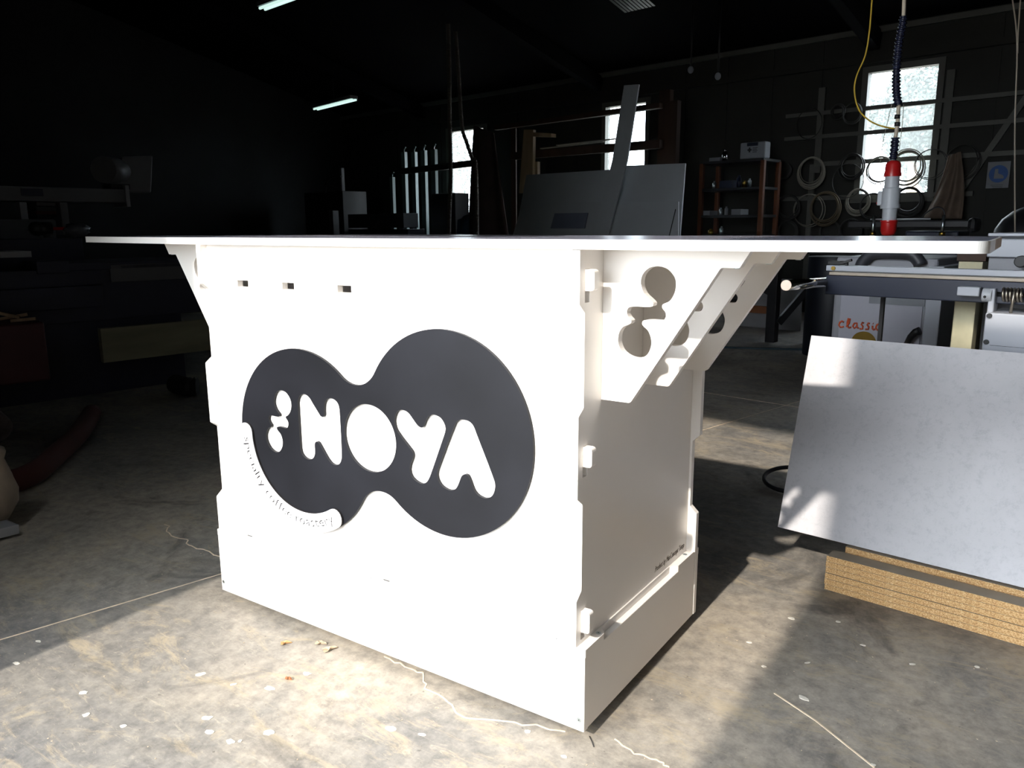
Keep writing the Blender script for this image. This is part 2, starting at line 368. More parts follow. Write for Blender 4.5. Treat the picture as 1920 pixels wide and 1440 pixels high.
def roofz(t): return 3.6 + (4.7 - 3.6) * (t - T0) / (TM - T0) if t < TM else 4.7 + (3.28 - 4.7) * (t - TM) / (T1 - TM)
for s in (-10.5, -6.5, -2.6, 1.5):
    pts = [(T0 + 0.05, roofz(T0) - 0.06), (TM, 4.62), (T1 - 0.02, 3.20)]
    mb = MB()
    for (ta, za), (tb, zb) in zip(pts, pts[1:]): mb.bar(B(s, ta, za - 0.09), B(s, tb, zb - 0.09), 0.12, 0.2)
    trim(mb, M_ceil)
trim(MB().box(S0, S1, T1 - 0.05, T1, 3.20, 3.26, B), M_steelbeam)          # pale eave strip
trim(MB().box(S0, S1, T1 - 0.06, T1, 2.88, 2.95, B), M_wall)
# rails and posts on the back wall
def rail(z, h, s0, s1, d=0.05): return MB().box(s0, s1, T1 - d, T1, z - h / 2, z + h / 2, B)
trim(rail(2.39, 0.045, -3.60, 2.0), M_steelbeam); trim(rail(2.12, 0.045, -3.60, 2.0), M_steelbeam)
trim(rail(1.80, 0.05, -3.20, 2.0), M_steelbeam); trim(rail(1.40, 0.05, -3.66, -1.45), M_steelbeam)
trim(MB().box(-3.21, -3.13, T1 - 0.04, T1, 1.7, 2.68, B), M_steelbeam)
trim(MB().box(-3.26, -3.20, T1 - 0.04, T1, 0.4, 1.8, B), M_steelbeam)
trim(MB().box(-1.82, -1.74, T1 - 0.045, T1, 1.3, 2.70, B), M_steelbeam)
trim(MB().bar(B(-1.62, T1 - 0.03, 1.34), B(-0.72, T1 - 0.03, 2.95), 0.03, 0.06), M_steelbeam)
for k in range(30):    # seams of the wall sheets
    s = -12.5 + k * 0.62
    if any(a - 0.1 < s < b + 0.1 for _, a, b, _, _ in WIN): continue
    trim(MB().box(s, s + 0.012, T1 - 0.012, T1, 0, 3.2, B), M_wall)
for nm, a, b, c, d in WIN:
    wf = MB()
    f = 0.055
    for r in ((a - f, a + 0.012, c - f, d + f), (b - 0.012, b + f, c - f, d + f), (a, b, c - f, c + 0.012), (a, b, d - 0.012, d + f)):
        wf.box(r[0], r[1], T1 - 0.03, T1 + 0.09, r[2], r[3], B)
    wo = struct(nm, wf, M_steelbeam)
    struct('window_pane', MB().box(a, b, T1 + 0.04, T1 + 0.046, c, d, B), M_glass, wo)
    struct('window_sill', MB().box(a - 0.08, b + 0.08, T1 - 0.06, T1 - 0.031, c - 0.09, c - 0.05, B), M_steelbeam, wo)
# floor joints (sand-filled lines) and cracks
def strip(pts, wdt, m=None, h=0.0012):
    mb = MB()
    for (x0, y0), (x1, y1) in zip(pts, pts[1:]): mb.bar((x0, y0, h / 2), (x1, y1, h / 2), wdt, h)
    return trim(mb, m or M_joint)
M_joint = mat('sandy_joint', (0.66, 0.54, 0.40, 1), 0.9, var=0.2, scale=30)
jd = Vector((0.14, 0.57)).normalized()
ja, jb = Vector(FP((0, 1200))), Vector(FP((412, 1077))); jd = (jb - ja).normalized()
strip([tuple(ja - jd * 2), tuple(jb + jd * 9)], 0.0045)
strip([FP((1452, 1300)), FP((1530, 1352)), FP((1640, 1440))], 0.004)
strip([(-6.0, 4.45), (-1.1, 3.61), (-0.46, 3.50), (2.5, 2.95)], 0.010)
random.seed(3)
def crack(pts, wdt, sub=5, jit=0.015):
    out = []
    for (x0, y0), (x1, y1) in zip(pts, pts[1:]):
        for k in range(sub):
            f = k / sub; out.append((x0 + (x1 - x0) * f + random.uniform(-jit, jit), y0 + (y1 - y0) * f + random.uniform(-jit, jit)))
    return strip(out + [pts[-1]], wdt)
crack([FP(q) for q in ((722, 1232), (762, 1250), (790, 1262), (800, 1290), (838, 1318), (868, 1344), (920, 1352), (1000, 1360), (1060, 1372))], 0.0035, 4, 0.006)
crack([FP(q) for q in ((312, 983), (316, 1000), (345, 1012), (362, 1024), (400, 1040), (414, 1045))], 0.004, 4, 0.008)
crack([FP(q) for q in ((1150, 1385), (1190, 1412), (1230, 1424), (1255, 1438))], 0.003, 4, 0.004)

# pale paint spots on the floor
random.seed(11)
ps = MB()
def blob(q, r, asp=1.0, rot=0.0, n=12):
    x, y = FP(q); pts = []
    for k in range(n):
        a = 2 * PI * k / n; rr = r * random.uniform(0.72, 1.15); u, v = rr * math.cos(a), rr * asp * math.sin(a)
        pts.append((x + u * math.cos(rot) - v * math.sin(rot), y + u * math.sin(rot) + v * math.cos(rot)))
    ps.prism(pts, [], XY, 0.0002, 0.0016)
for q, r, a, ro in (((376, 1265), .014, .5, .9), ((389, 1347), .013, .6, .6), ((394, 1373), .012, .6, .4), ((503, 1374), .013, .7, .3), ((432, 1391), .010, .8, .2), ((450, 1390), .005, .8, .2),
                    ((156, 1299), .011, .6, .5), ((162, 1341), .009, .8, 1.), ((232, 1362), .008, .7, .5), ((506, 1291), .013, .6, .2), ((575, 1264), .011, .7, .2), ((437, 1284), .009, .4, .9),
                    ((72, 1203), .009, .5, .3), ((31, 1244), .010, .5, .2), ((733, 1367), .013, .6, .2), ((792, 1378), .009, .5, .3), ((989, 1372), .007, .8, .4), ((1058, 1419), .007, .6, .2),
                    ((1484, 1160), .010, .6, .1), ((1571, 1166), .007, .8, .1), ((1432, 1250), .006, .8, .2), ((1507, 1310), .014, .5, 2.8), ((1514, 1243), .008, .4, .8), ((1618, 1210), .007, .6, .1), ((1832, 1251), .006, .8, .1),
                    ((1711, 1246), .008, .5, .4), ((1637, 1435), .006, .7, .2), ((1405, 1205), .007, .6, .3)):
    blob(q, r, a, ro)
tag(link('paint_spots', ps, mat('dried_paint', (0.66, 0.62, 0.54, 1), 0.7, var=0.15, scale=60)), 'dried pale paint spots splashed over the concrete floor', 'paint spots', kind='stuff')
random.seed(12)
gs = MB()
for k in range(420):
    x, y = random.uniform(-2.2, 1.2), random.uniform(-1.0, 1.0)
    if (-1.25 < x < 0.02 and -0.02 < y < 0.66) or (x > 0.2 and y > 0.85): continue
    r = random.uniform(0.0008, 0.0026); a = random.uniform(0, 6.3)
    c = (x, y); pts = [(x + r * random.uniform(.6, 1.2) * math.cos(a + i * PI / 2.5), y + r * random.uniform(.6, 1.2) * math.sin(a + i * PI / 2.5)) for i in range(5)]
    gs.prism(pts, [], XY, 0.0, 0.0012)
tag(link('grit', gs, mat('grit_crumbs', (0.40, 0.33, 0.25, 1), 0.9, var=0.3, scale=50)), 'tiny crumbs of grit strewn over the concrete floor', 'grit', kind='stuff')
def dry_leaf(q, r, rot, label, m):
    x, y = FP(q); mb = MB(); n = 14; ring = []; 
    for k in range(n):
        a = 2 * PI * k / n; rr = r * (0.75 + 0.35 * math.cos(3 * a) + random.uniform(-.12, .12))
        u, v = rr * math.cos(a) * 1.3, rr * math.sin(a) * .7
        ring.append((x + u * math.cos(rot) - v * math.sin(rot), y + u * math.sin(rot) + v * math.cos(rot), 0.003 + 0.006 * abs(math.sin(a * 1.5))))
    mb.add([(x, y, 0.0015)] + ring + [(x, y, 0.0005)] + [(p[0], p[1], p[2] - 0.0012) for p in ring], [(0, 1 + k, 1 + (k + 1) % n) for k in range(n)] + [(n + 1, n + 2 + (k + 1) % n, n + 2 + k) for k in range(n)] + [(1 + k, n + 2 + k, n + 2 + (k + 1) % n, 1 + (k + 1) % n) for k in range(n)])
    tag(link('dry_leaf', mb, m), label, 'leaf')
dry_leaf((601, 1208), .014, .3, 'curled tan dry leaf near the counter plinth', M_leafdry)
dry_leaf((616, 1220), .017, 1.1, 'larger pinkish dry leaf lying flat before the counter plinth', M_leafdry)
dry_leaf((534, 1208), .012, .8, 'small orange dry leaf furthest from the counter plinth', mat('orange_leaf', (.50, .28, .12, 1), .8))
dry_leaf((541, 1275), .008, .2, 'tiny rust-brown dry leaf beside pale paint spots', mat('rust_leaf', (.30, .12, .05, 1), .8))
stk = MB().tube([(*FP((1105, 1382)), .002), (*FP((1110, 1394)), .004), (*FP((1113, 1402)), .002)], .0009, 5)
tag(link('twig', stk, M_rub), 'thin dark splinter on the floor before the counter corner', 'twig')

struct('sky_blocker_wall', MB().box(1.75, 2.0, -9.0, -2.05, 0, 6.0), mat('sky_blocker_grey', (0.07, 0.07, 0.065, 1), .9, var=.2))  # unseen wall added outside to block sky light and darken the left floor
# ================================================================== COUNTER
cn = thing('serving_counter', (-0.61, 0.3, 0), 'white flat-pack serving counter with a long top, triangular brackets and black round-lobed sign', 'counter')
H0, H1 = 0.191, 1.010
def fin_profile(y_wide, y_narrow, sgn):
    z = [(0.191, 0), (0.294, 0), (0.311, 1), (0.499, 1), (0.515, 0), (0.685, 0), (0.700, 1), (0.889, 1), (0.906, 0), (1.010, 0)]
    return [((y_wide if k == 0 else y_narrow), zz) for zz, k in z]
def rect(a0, a1, b0, b1): return [(a0, b0), (a1, b0), (a1, b1), (a0, b1)]
# side panels, with slots for the tabs
slots = [rect(0.0175, 0.0365, 0.908, 0.973), rect(0.0175, 0.0365, 0.556, 0.621), rect(0.0175, 0.0365, 0.200, 0.267)]
for x0 in (-0.038, -1.209):
    out = fin_profile(-0.003, 0.018, 1) + [(0.600, 1.010), (0.600, 0.191)]
    sp = link('side_panel', MB().prism(round_poly(out, 0.004, 2), slots, YZ, x0, x0 + 0.018), M_white, cn, 0.0008)
    if x0 > -1:
        vs_, fs_, adv = text_mesh('Product by MaxConcept Tetop', 0.0215, 0.0004, -0.0001, 0.35)
        k = 0.19 / adv
        tm = MB().add([Vector((x0 + 0.018 + v.z + 0.0002, 0.488 + v.x * k, 0.207 + v.y)) for v in vs_], fs_)
        t_ = link('engraved_text', tm, M_engr, sp); t_['label'] = 'small engraved italic lettering'
# front panel with three square holes and six rounded tabs through the side panels
fp_out = [(-1.191, H0)]
fp_out = [(-1.191, 0.191), (-0.038, 0.191)]
def tabs(x, dx):
    o = []
    for zc0, zc1 in ((0.218, 0.266), (0.579, 0.620), (0.931, 0.972)):
        o += [(x, zc0, 0), (x + dx, zc0, 0.008), (x + dx, zc1, 0.008), (x, zc1, 0)]
    return o
right = tabs(-0.038, 0.038); left = [(x, z, r) for x, z, r in tabs(-1.191, -0.038)][::-1]
outl = round_poly([(-1.191, 0.191, 0), (-0.038, 0.191, 0)] + right + [(-0.038, 1.010, 0), (-1.191, 1.010, 0)] + left, 0, 4)
hol = [rect(a, b, 0.900, 0.9175) for a, b in ((-1.070, -1.026), (-0.892, -0.848), (-0.694, -0.648))]
link('front_panel', MB().prism(outl, hol, XZ, 0.018, 0.036), M_white, cn, 0.0008)
# back panel
xo = [(0.005, 0.191), (0.005, 0.300), (-0.014, 0.318), (-0.014, 0.498), (0.005, 0.516), (0.005, 0.690), (-0.014, 0.706), (-0.014, 1.009)]
bo = xo + [(-1.229 - x, z) for x, z in xo[::-1]]
link('back_panel', MB().prism(bo, [rect(-1.15, -0.08, 0.45, 0.94)], XZ, 0.601, 0.619), M_white, cn, 0.001)
# plinth
link('plinth_board', MB().box(-1.222, 0, 0, 0.018, 0, 0.1725), M_white, cn, 0.0012)
link('plinth_board', MB().box(-1.222, 0, 0.622, 0.640, 0, 0.1725), M_white, cn, 0.0012)
link('plinth_board', MB().box(-0.0195, -0.0015, 0.0185, 0.6215, 0, 0.1725), M_white, cn, 0.0012)
link('plinth_board', MB().box(-1.2205, -1.2025, 0.0185, 0.6215, 0, 0.1725), M_white, cn, 0.0012)
sh = [(-1.223, -0.001, .004), (-1.075, -0.001, .003), (-1.060, 0.016, .003), (-0.700, 0.016, .003), (-0.685, -0.001, .003), (-0.502, -0.001, .003), (-0.486, 0.016, .003), (-0.118, 0.016, .003), (-0.104, -0.001, .003),
      (0.001, -0.001, .004), (0.001, 0.085, .012), (-0.0165, 0.105, .006), (-0.0165, 0.480, .006), (0.001, 0.497, .006), (0.001, 0.641, .004),
      (-1.223, 0.641, .004), (-1.223, 0.497, .006), (-1.2055, 0.480, .006), (-1.2055, 0.105, .006), (-1.223, 0.085, .01)]
link('plinth_shelf', MB().prism(round_poly(sh, .003, 3), [], XY, 0.173, 0.191), M_white, cn, 0.0008)
# brackets
BH = [(0.099, 0.977), (0.1168, 0.9719), (0.1307, 0.9573), (0.1339, 0.9424), (0.1306, 0.9247), (0.1216, 0.9117), (0.1083, 0.9047), (0.1079, 0.8983), (0.1142, 0.891), (0.1158, 0.8834), (0.112, 0.8755), (0.1066, 0.8739), (0.076, 0.8733), (0.0677, 0.8702), (0.067, 0.8636), (0.0795, 0.8527), (0.087, 0.8349), (0.0861, 0.8191), (0.0781, 0.8039), (0.0627, 0.7968), (0.0497, 0.7961), (0.0351, 0.8002), (0.0232, 0.8086), (0.0164, 0.8216), (0.0155, 0.8322), (0.0179, 0.8458), (0.0264, 0.857), (0.0421, 0.8647), (0.0434, 0.87), (0.036, 0.8775), (0.0335, 0.8865), (0.0362, 0.8946), (0.0427, 0.8975), (0.0809, 0.899), (0.0877, 0.9011), (0.089, 0.9063), (0.0832, 0.9125), (0.0689, 0.9247), (0.0619, 0.9424), (0.0651, 0.9604), (0.0786, 0.9735)]
BO = [(-0.0198, 0.704, 0), (0.045, 0.704, .010), (0.2195, 0.977, .006), (0.2535, 0.977, .004), (0.2735, 1.0098, 0), (-0.0198, 1.0098, 0)]
hole = smooth_poly(BH, 3)
for y in (0.092, 0.287, 0.511):
    for mir in (False, True):
        g = (lambda p: (-1.2292 - p[0], p[1]) + tuple(p[2:])) if mir else (lambda p: p)
        br = link('bracket', MB().prism(round_poly([g(p) for p in BO], 0, 4), [[g(p) for p in hole]], XZ, y, y + 0.018), M_white, cn, 0.0008)
        xs = g((0.246, 0))[0]
        s_ = link('screw', MB().cyl((xs, y + 0.009, 0.9755), (xs, y + 0.009, 0.9775), 0.006, n=14), M_zinc, br); s_['label'] = 'zinc screw head'
# countertop, front edge gently bowed beyond the body
tp = [(-1.925, 0.080, .004), (-1.60, 0.034, .05), (-1.25, 0.004, .2), (-0.60, -0.008, .2), (-0.02, -0.010, .2), (0.30, -0.002, .2), (0.640, 0.022, .028), (0.634, 0.440, .02), (0.58, 0.552, .02), (-1.72, 0.552, .03)]
link('countertop', MB().prism(round_poly(tp, .01, 12), [], XY, 1.0102, 1.0284), M_white, cn, 0.0010)
ct = link('top_reflection', MB().prism(round_poly([(p[0] * 0.997 - 0.002, p[1] * 0.98 + 0.006, p[2]) for p in tp], .01, 12), [], XY, 1.0284, 1.0287), M_top, cn); ct['label'] = 'glossy grey skin painting the dim reflection on the white top'  # thin grey layer imitates the dark reflection seen on the white top
eb = MB().prism([(0.6374, 0.062), (0.6388, 0.062), (0.6352, 0.430), (0.6338, 0.430)], [], XY, 1.0115, 1.0275)
e_ = link('edge_band', eb, M_edge, cn); e_['label'] = 'raw brown board edge at the short end of the top'
for p0, ax in (((-0.012, 0.0, 0.026), 'y'), ((-1.212, 0.0, 0.028), 'y'), ((-0.010, 0.078, 0.191), 'z'), ((-0.012, 0.573, 0.191), 'z'), ((-0.612, 0.006, 0.191), 'z'), ((-1.138, 0.006, 0.191), 'z'), ((-0.072, 0.006, 0.191), 'z')):
    d = Vector((0, -0.0012, 0)) if ax == 'y' else Vector((0, 0, 0.0012))
    sc = MB().cyl(Vector(p0), Vector(p0) + d, 0.0055, n=18).cyl(Vector(p0) + d, Vector(p0) + d * 1.1, 0.0016, n=6, mi=1)
    o_ = link('screw', sc, [M_zinc, M_dark], cn); o_['label'] = 'zinc screw head in the plinth'
for x in (-1.105, -0.580):
    o_ = link('joint_slot', MB().box(x, x + 0.020, 0.0155, 0.0178, 0.1911, 0.1925), M_dark, cn); o_['label'] = 'short dark slot'
# sign
LC, LR = Vector((-0.8430, 0.5104)), 0.2418; RC, RR = Vector((-0.3715, 0.5954)), 0.2385
def fillet_center(r, side):
    d = RC - LC; D = d.length; a = LR + r; b = RR + r
    x = (a * a - b * b + D * D) / (2 * D); h = math.sqrt(a * a - x * x); u = d / D; n = Vector((-u.y, u.x)) * side
    return LC + u * x + n * h
FT = fillet_center(0.0767, 1); FB = fillet_center(0.0767, -1)
def arc(c, r, p0, p1, ccw, n):
    a0 = math.atan2(p0.y - c.y, p0.x - c.x); a1 = math.atan2(p1.y - c.y, p1.x - c.x)
    if ccw and a1 < a0: a1 += 2 * PI
    if not ccw and a1 > a0: a1 -= 2 * PI
    return [(c.x + r * math.cos(a0 + (a1 - a0) * k / n), c.y + r * math.sin(a0 + (a1 - a0) * k / n)) for k in range(n + 1)]
tl = LC + (FT - LC).normalized() * LR; bl = LC + (FB - LC).normalized() * LR; tr = RC + (FT - RC).normalized() * RR; br_ = RC + (FB - RC).normalized() * RR
sign_o = arc(LC, LR, tl, bl, True, 72)[:-1] + arc(FB, 0.0767, bl, br_, False, 18)[:-1] + arc(RC, RR, br_, tr, True, 72)[:-1] + arc(FT, 0.0767, tr, tl, False, 18)[:-1]
LN = [(-0.8512, 0.6143), (-0.8461, 0.6266), (-0.8370, 0.6345), (-0.8260, 0.6375), (-0.8138, 0.635), (-0.803, 0.6271), (-0.797, 0.6195), (-0.7735, 0.5925), (-0.7688, 0.5875), (-0.7609, 0.5858), (-0.7556, 0.5916), (-0.7552, 0.600), (-0.7545, 0.612), (-0.7520, 0.6225), (-0.7463, 0.6315), (-0.7316, 0.6378), (-0.7161, 0.6362), (-0.7042, 0.6275), (-0.7000, 0.6150), (-0.6993, 0.600), (-0.6993, 0.505), (-0.7005, 0.4890), (-0.7053, 0.4769), (-0.7125, 0.470), (-0.7218, 0.4665), (-0.7320, 0.4665), (-0.7407, 0.4695), (-0.7500, 0.4770), (-0.7570, 0.485), (-0.7765, 0.510), (-0.7815, 0.5155), (-0.7888, 0.5178), (-0.7950, 0.5130), (-0.7965, 0.505), (-0.7963, 0.4900), (-0.7990, 0.4795), (-0.8057, 0.4709), (-0.8195, 0.4651), (-0.8361, 0.4672), (-0.8480, 0.4765), (-0.8518, 0.490), (-0.8520, 0.505), (-0.8517, 0.600)]
LY = [(-0.5186, 0.6107), (-0.5124, 0.6275), (-0.5040, 0.6355), (-0.4933, 0.6382), (-0.4820, 0.6370), (-0.4731, 0.6326), (-0.4670, 0.6270), (-0.4495, 0.6090), (-0.4430, 0.6050), (-0.4361, 0.6039), (-0.4310, 0.6065), (-0.4280, 0.6110), (-0.4216, 0.6237), (-0.4114, 0.635), (-0.3976, 0.6392), (-0.3785, 0.6341), (-0.3675, 0.6202), (-0.3655, 0.6100), (-0.3685, 0.5990), (-0.374, 0.586), (-0.4130, 0.4950), (-0.4175, 0.4860), (-0.4248, 0.476), (-0.4391, 0.4686), (-0.4592, 0.473), (-0.4710, 0.4815), (-0.4755, 0.4940), (-0.4742, 0.5060), (-0.470, 0.517), (-0.4650, 0.5275), (-0.4635, 0.5335), (-0.4659, 0.5410), (-0.471, 0.5465), (-0.5105, 0.5835), (-0.5165, 0.5940)]
LA = [(-0.3920, 0.5080), (-0.388, 0.518), (-0.3405, 0.6210), (-0.3360, 0.6290), (-0.3279, 0.6354), (-0.3162, 0.6387), (-0.300, 0.6374), (-0.2900, 0.6310), (-0.2840, 0.6220), (-0.280, 0.613), (-0.2355, 0.5190), (-0.2318, 0.5080), (-0.2320, 0.4954), (-0.2397, 0.478), (-0.2565, 0.4687), (-0.2755, 0.4711), (-0.2860, 0.4780), (-0.2910, 0.4850), (-0.3000, 0.5050), (-0.3061, 0.513), (-0.3143, 0.5138), (-0.3215, 0.5095), (-0.3250, 0.5040), (-0.3330, 0.4860), (-0.3406, 0.4752), (-0.3564, 0.4685), (-0.3788, 0.4736), (-0.3900, 0.4850), (-0.3935, 0.4970)]
LS = [(-0.9442, 0.6079), (-0.9314, 0.631), (-0.915, 0.6375), (-0.8963, 0.6349), (-0.8805, 0.6202), (-0.8763, 0.6019), (-0.882, 0.5846), (-0.8916, 0.5738), (-0.9018, 0.5677), (-0.8994, 0.5633), (-0.8938, 0.5568), (-0.8928, 0.5486), (-0.8983, 0.5382), (-0.9036, 0.5368), (-0.9334, 0.537), (-0.9398, 0.5336), (-0.9378, 0.5278), (-0.9248, 0.5163), (-0.9195, 0.4976), (-0.9247, 0.4798), (-0.9365, 0.4676), (-0.9494, 0.4641), (-0.9686, 0.4692), (-0.9833, 0.4856), (-0.9871, 0.5023), (-0.9819, 0.5179), (-0.9717, 0.5292), (-0.9624, 0.5324), (-0.9608, 0.5368), (-0.9667, 0.5433), (-0.9705, 0.5514), (-0.9686, 0.5602), (-0.9628, 0.5641), (-0.9308, 0.5644), (-0.9253, 0.5671), (-0.9256, 0.5706), (-0.9379, 0.5823), (-0.9443, 0.5959)]
OC = [(-0.6012 + 0.0852 * math.cos(2 * PI * k / 64), 0.5539 + 0.0842 * math.sin(2 * PI * k / 64)) for k in range(64)]
sg = link('sign_board', MB().prism(sign_o, [smooth_poly(LN, 3), OC, smooth_poly(LY, 3), smooth_poly(LA, 3), smooth_poly(LS, 3)], XZ, 0.010, 0.0179), M_black, cn, 0.0006)
sg['label'] = 'black two-lobed sign board with cut-out logo and letters NOYA'
# tagline banner
a0, a1 = math.radians(181.0), math.radians(301.5); r0, r1 = 0.1915, 0.2425; rm = (r0 + r1) / 2; rc = (r1 - r0) / 2
def pol(r, a): return (LC.x + r * math.cos(a), LC.y + r * math.sin(a))
bn = [pol(r1, a0 + (a1 - a0) * k / 40) for k in range(41)]
cE = Vector(pol(rm, a1)); bn += [(cE.x + rc * math.cos(a1 + PI * k / 10), cE.y + rc * math.sin(a1 + PI * k / 10)) for k in range(1, 10)]
bn += [pol(r0, a1 - (a1 - a0) * k / 40) for k in range(41)]
cS = Vector(pol(rm, a0)); bn += [(cS.x + rc * math.cos(a0 + PI + PI * k / 10), cS.y + rc * math.sin(a0 + PI + PI * k / 10)) for k in range(1, 10)]
TXT = 'specialty coffee roastery'
def glyph_loops(ch, size):
    cu = bpy.data.curves.new('g', 'FONT'); cu.body = ch; cu.size = size; cu.resolution_u = 3; cu.align_x = 'CENTER'; cu.offset = 0.0
    o = bpy.data.objects.new('g', cu); COL.objects.link(o); bpy.context.view_layer.update()
    me = bpy.data.meshes.new_from_object(o.evaluated_get(bpy.context.evaluated_depsgraph_get())); wdt = o.dimensions.x
    bpy.data.objects.remove(o); bpy.data.curves.remove(cu)
    bm = bmesh.new(); bm.from_mesh(me); bmesh.ops.remove_doubles(bm, verts=bm.verts, dist=1e-6); loops = []
    ed = {e for e in bm.edges if len(e.link_faces) == 1}
    while ed:
        e_ = ed.pop(); st, cur = e_.verts; lp = [st.co.xy.copy(), cur.co.xy.copy()]
        while True:
            nx = next((x for x in cur.link_edges if x in ed), None)
            if nx is None: break
            ed.discard(nx); cur = nx.other_vert(cur)
            if cur == st: break
            lp.append(cur.co.xy.copy())
        if len(lp) > 2: loops.append(lp)
    bm.free(); bpy.data.meshes.remove(me)
    def ins(p, poly):
        c = False; j = len(poly) - 1
        for i in range(len(poly)):
            if (poly[i].y > p.y) != (poly[j].y > p.y) and p.x < (poly[j].x - poly[i].x) * (p.y - poly[i].y) / (poly[j].y - poly[i].y) + poly[i].x: c = not c
            j = i
        return c
    outer = [l for l in loops if not any(ins(l[0], m_) for m_ in loops if m_ is not l)]
    return outer, [l for l in loops if l not in outer], wdt
GL = {c: glyph_loops(c, 0.0365) for c in set(TXT) if c != ' '}
wd = [GL[c][2] + 0.0034 if c != ' ' else 0.011 for c in TXT]; tot = sum(wd)
ta0, ta1 = math.radians(184.5), math.radians(300.5); acc = 0; rb = 0.2265; HO = []; IS = []
for c, w_ in zip(TXT, wd):
    am = ta0 + (ta1 - ta0) * (acc + w_ / 2) / tot; acc += w_
    if c == ' ': continue
    rad = Vector((math.cos(am), math.sin(am))); tan = Vector((-rad.y, rad.x)); kx_ = (ta1 - ta0) * rb / tot
    pp_ = lambda l: [tuple(LC + rad * (rb - p.y) + tan * (p.x * kx_)) for p in l]
    HO += [pp_(l) for l in GL[c][0]]; IS += [pp_(l) for l in GL[c][1]]
bmb = MB().prism(bn, HO, XZ, 0.0015, 0.0036)
for l in IS: bmb.prism(l, [], XZ, 0.0015, 0.0036)
bmb.prism(bn, [], XZ, 0.0037, 0.0099, 1)  # near-black backing paints the shade inside the letter grooves
ban = link('tagline_banner', bmb, [M_banner, mat('groove_shade', (0.022, 0.021, 0.022, 1), 0.9, spec=0.1)], sg)
ban['label'] = 'curved white strip engraved specialty coffee roastery'
for x, y in ((-1.12, 0.09), (-0.10, 0.09), (-1.12, 0.55), (-0.10, 0.55)):
    o_ = link('foot', MB().cyl((x, y, -0.030), (x, y, 0.001), 0.022, n=20).box(x - 0.03, x + 0.03, y - 0.03, y + 0.03, 0.0012, 0.012), M_rub, cn); o_['label'] = 'short black foot'
cn.location.z += 0.030
# dark sheet on the top
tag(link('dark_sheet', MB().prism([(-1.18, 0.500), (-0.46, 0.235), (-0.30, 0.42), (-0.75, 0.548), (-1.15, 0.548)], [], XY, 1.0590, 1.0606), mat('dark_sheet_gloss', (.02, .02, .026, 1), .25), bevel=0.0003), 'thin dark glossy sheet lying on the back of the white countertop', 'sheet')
#@@REST@@
# ================================================================== BOARD AND CHIPBOARD STRIPS
A = Vector((0.714 + (0.100 - 0.714) * 1.0326, -1.3189 + (1.055 + 1.3189) * 1.0326, 0.134)); e = Vector((0.993, -0.121, 0)).normalized(); n0 = Vector((0.121, 0.993, 0)); th = math.radians(16.5)
up = EZ * math.cos(th) + n0 * math.sin(th); nb = e.cross(up)
if nb.y < 0: nb = -nb
def BD(a, b, d): return A + e * a + up * b + nb * d
tag(link('laminate_board', MB().prism([(0, 0), (1.35, 0), (1.35, 0.625), (0, 0.625)], [], BD, 0, 0.018), M_lam, bevel=0.0005),
    'large grey concrete-look laminate board leaning back over the chipboard strips', 'board')
f0 = Vector((0.248, 1.044, 0)); 
def ST(a, b, d): return f0 + e * a + n0 * b + EZ * d
zz = 0.0
lab = ['lowest chipboard strip in the front pile, lying on the floor', 'second chipboard strip up in the front pile', 'third chipboard strip up in the front pile', 'fourth chipboard strip up in the front pile', 'fifth chipboard strip up, one below the top of the front pile', 'topmost chipboard strip of the front pile with a dusty upper face']
hs = [0.0184] * 6
for k, h in enumerate(hs):
    j = random.uniform(-0.002, 0.002)
    mb = MB().box(0.002 + abs(j), 1.25, j, 0.058 + j, zz + 0.0010, zz + h, ST)
    mb.mi = [1 if f == 1 else 0 for f in range(6)]
    tag(link('chipboard_strip', mb, [M_chip, M_chipface], bevel=0.0006), lab[k], 'chipboard strip', 'chipboard strips stacked in the front pile'); zz += h
mb = MB().box(0.035, 1.25, 0.064, 0.120, 0.0003, 0.1265, ST); mb.mi = [1 if f == 1 else 0 for f in range(6)]
tag(link('chipboard_block', mb, [M_chip, M_chipface], bevel=0.003), 'long chipboard block behind the front pile, right under the leaning laminate board', 'chipboard block')
rg = MB()
cpt = Vector((0.02, 1.70, 0.0))
cpt = Vector((*FP((1483, 912)), 0)); 
rg.tube([cpt + Vector((0.11 * math.cos(a), 0.11 * math.sin(a), 0.012 + 0.02 * (1 + math.sin(a)))) for a in [2 * PI * k / 28 for k in range(28)]], 0.009, 8, True)
tag(link('cable_loop', rg, M_rub), 'loop of thick black cable on the floor behind the leaning laminate board', 'cable')

# ================================================================== SLIDING SAW AT THE RIGHT
tS = 2.05 * E2.y + (-0.02) * E2.x   # placed from the beam end
P0 = CAM + ray(1549, 515) * 2.70; tS = P0.dot(E2)
def SR(q, t=None): return PT(q, tS if t is None else t)
sw = thing('sliding_table_saw', B(0.9, tS + 0.3, 0), 'light grey and navy sliding table saw with a long rail above the laminate board', 'saw')
sB, zB = SR((1549, 516)); sB2, zB2 = SR((1549, 552)); sE_, _ = SR((1812, 575))
link('navy_beam', MB().box(sB, sB + 1.9, tS, tS + 0.10, zB2, zB, B), M_navy, sw, 0.003)
link('table_edge', MB().box(sB + 0.01, sB + 1.9, tS - 0.002, tS + 0.35, zB + 0.001, zB + 0.012, B), M_beige, sw, 0.002)
sR, zR0 = SR((1549, 511), tS + 0.04); _, zR1 = SR((1549, 497), tS + 0.04)
rl = link('rail', MB().box(sR, sR + 1.9, tS + 0.035, tS + 0.075, zR0 + 0.006, zR1, B), M_grey, sw, 0.003)
sb, zb_ = SR((1562, 503), tS + 0.03)
link('bolt', MB().cyl(B(sb, tS + 0.034, zb_), B(sb, tS + 0.029, zb_), 0.007), M_gold, rl)
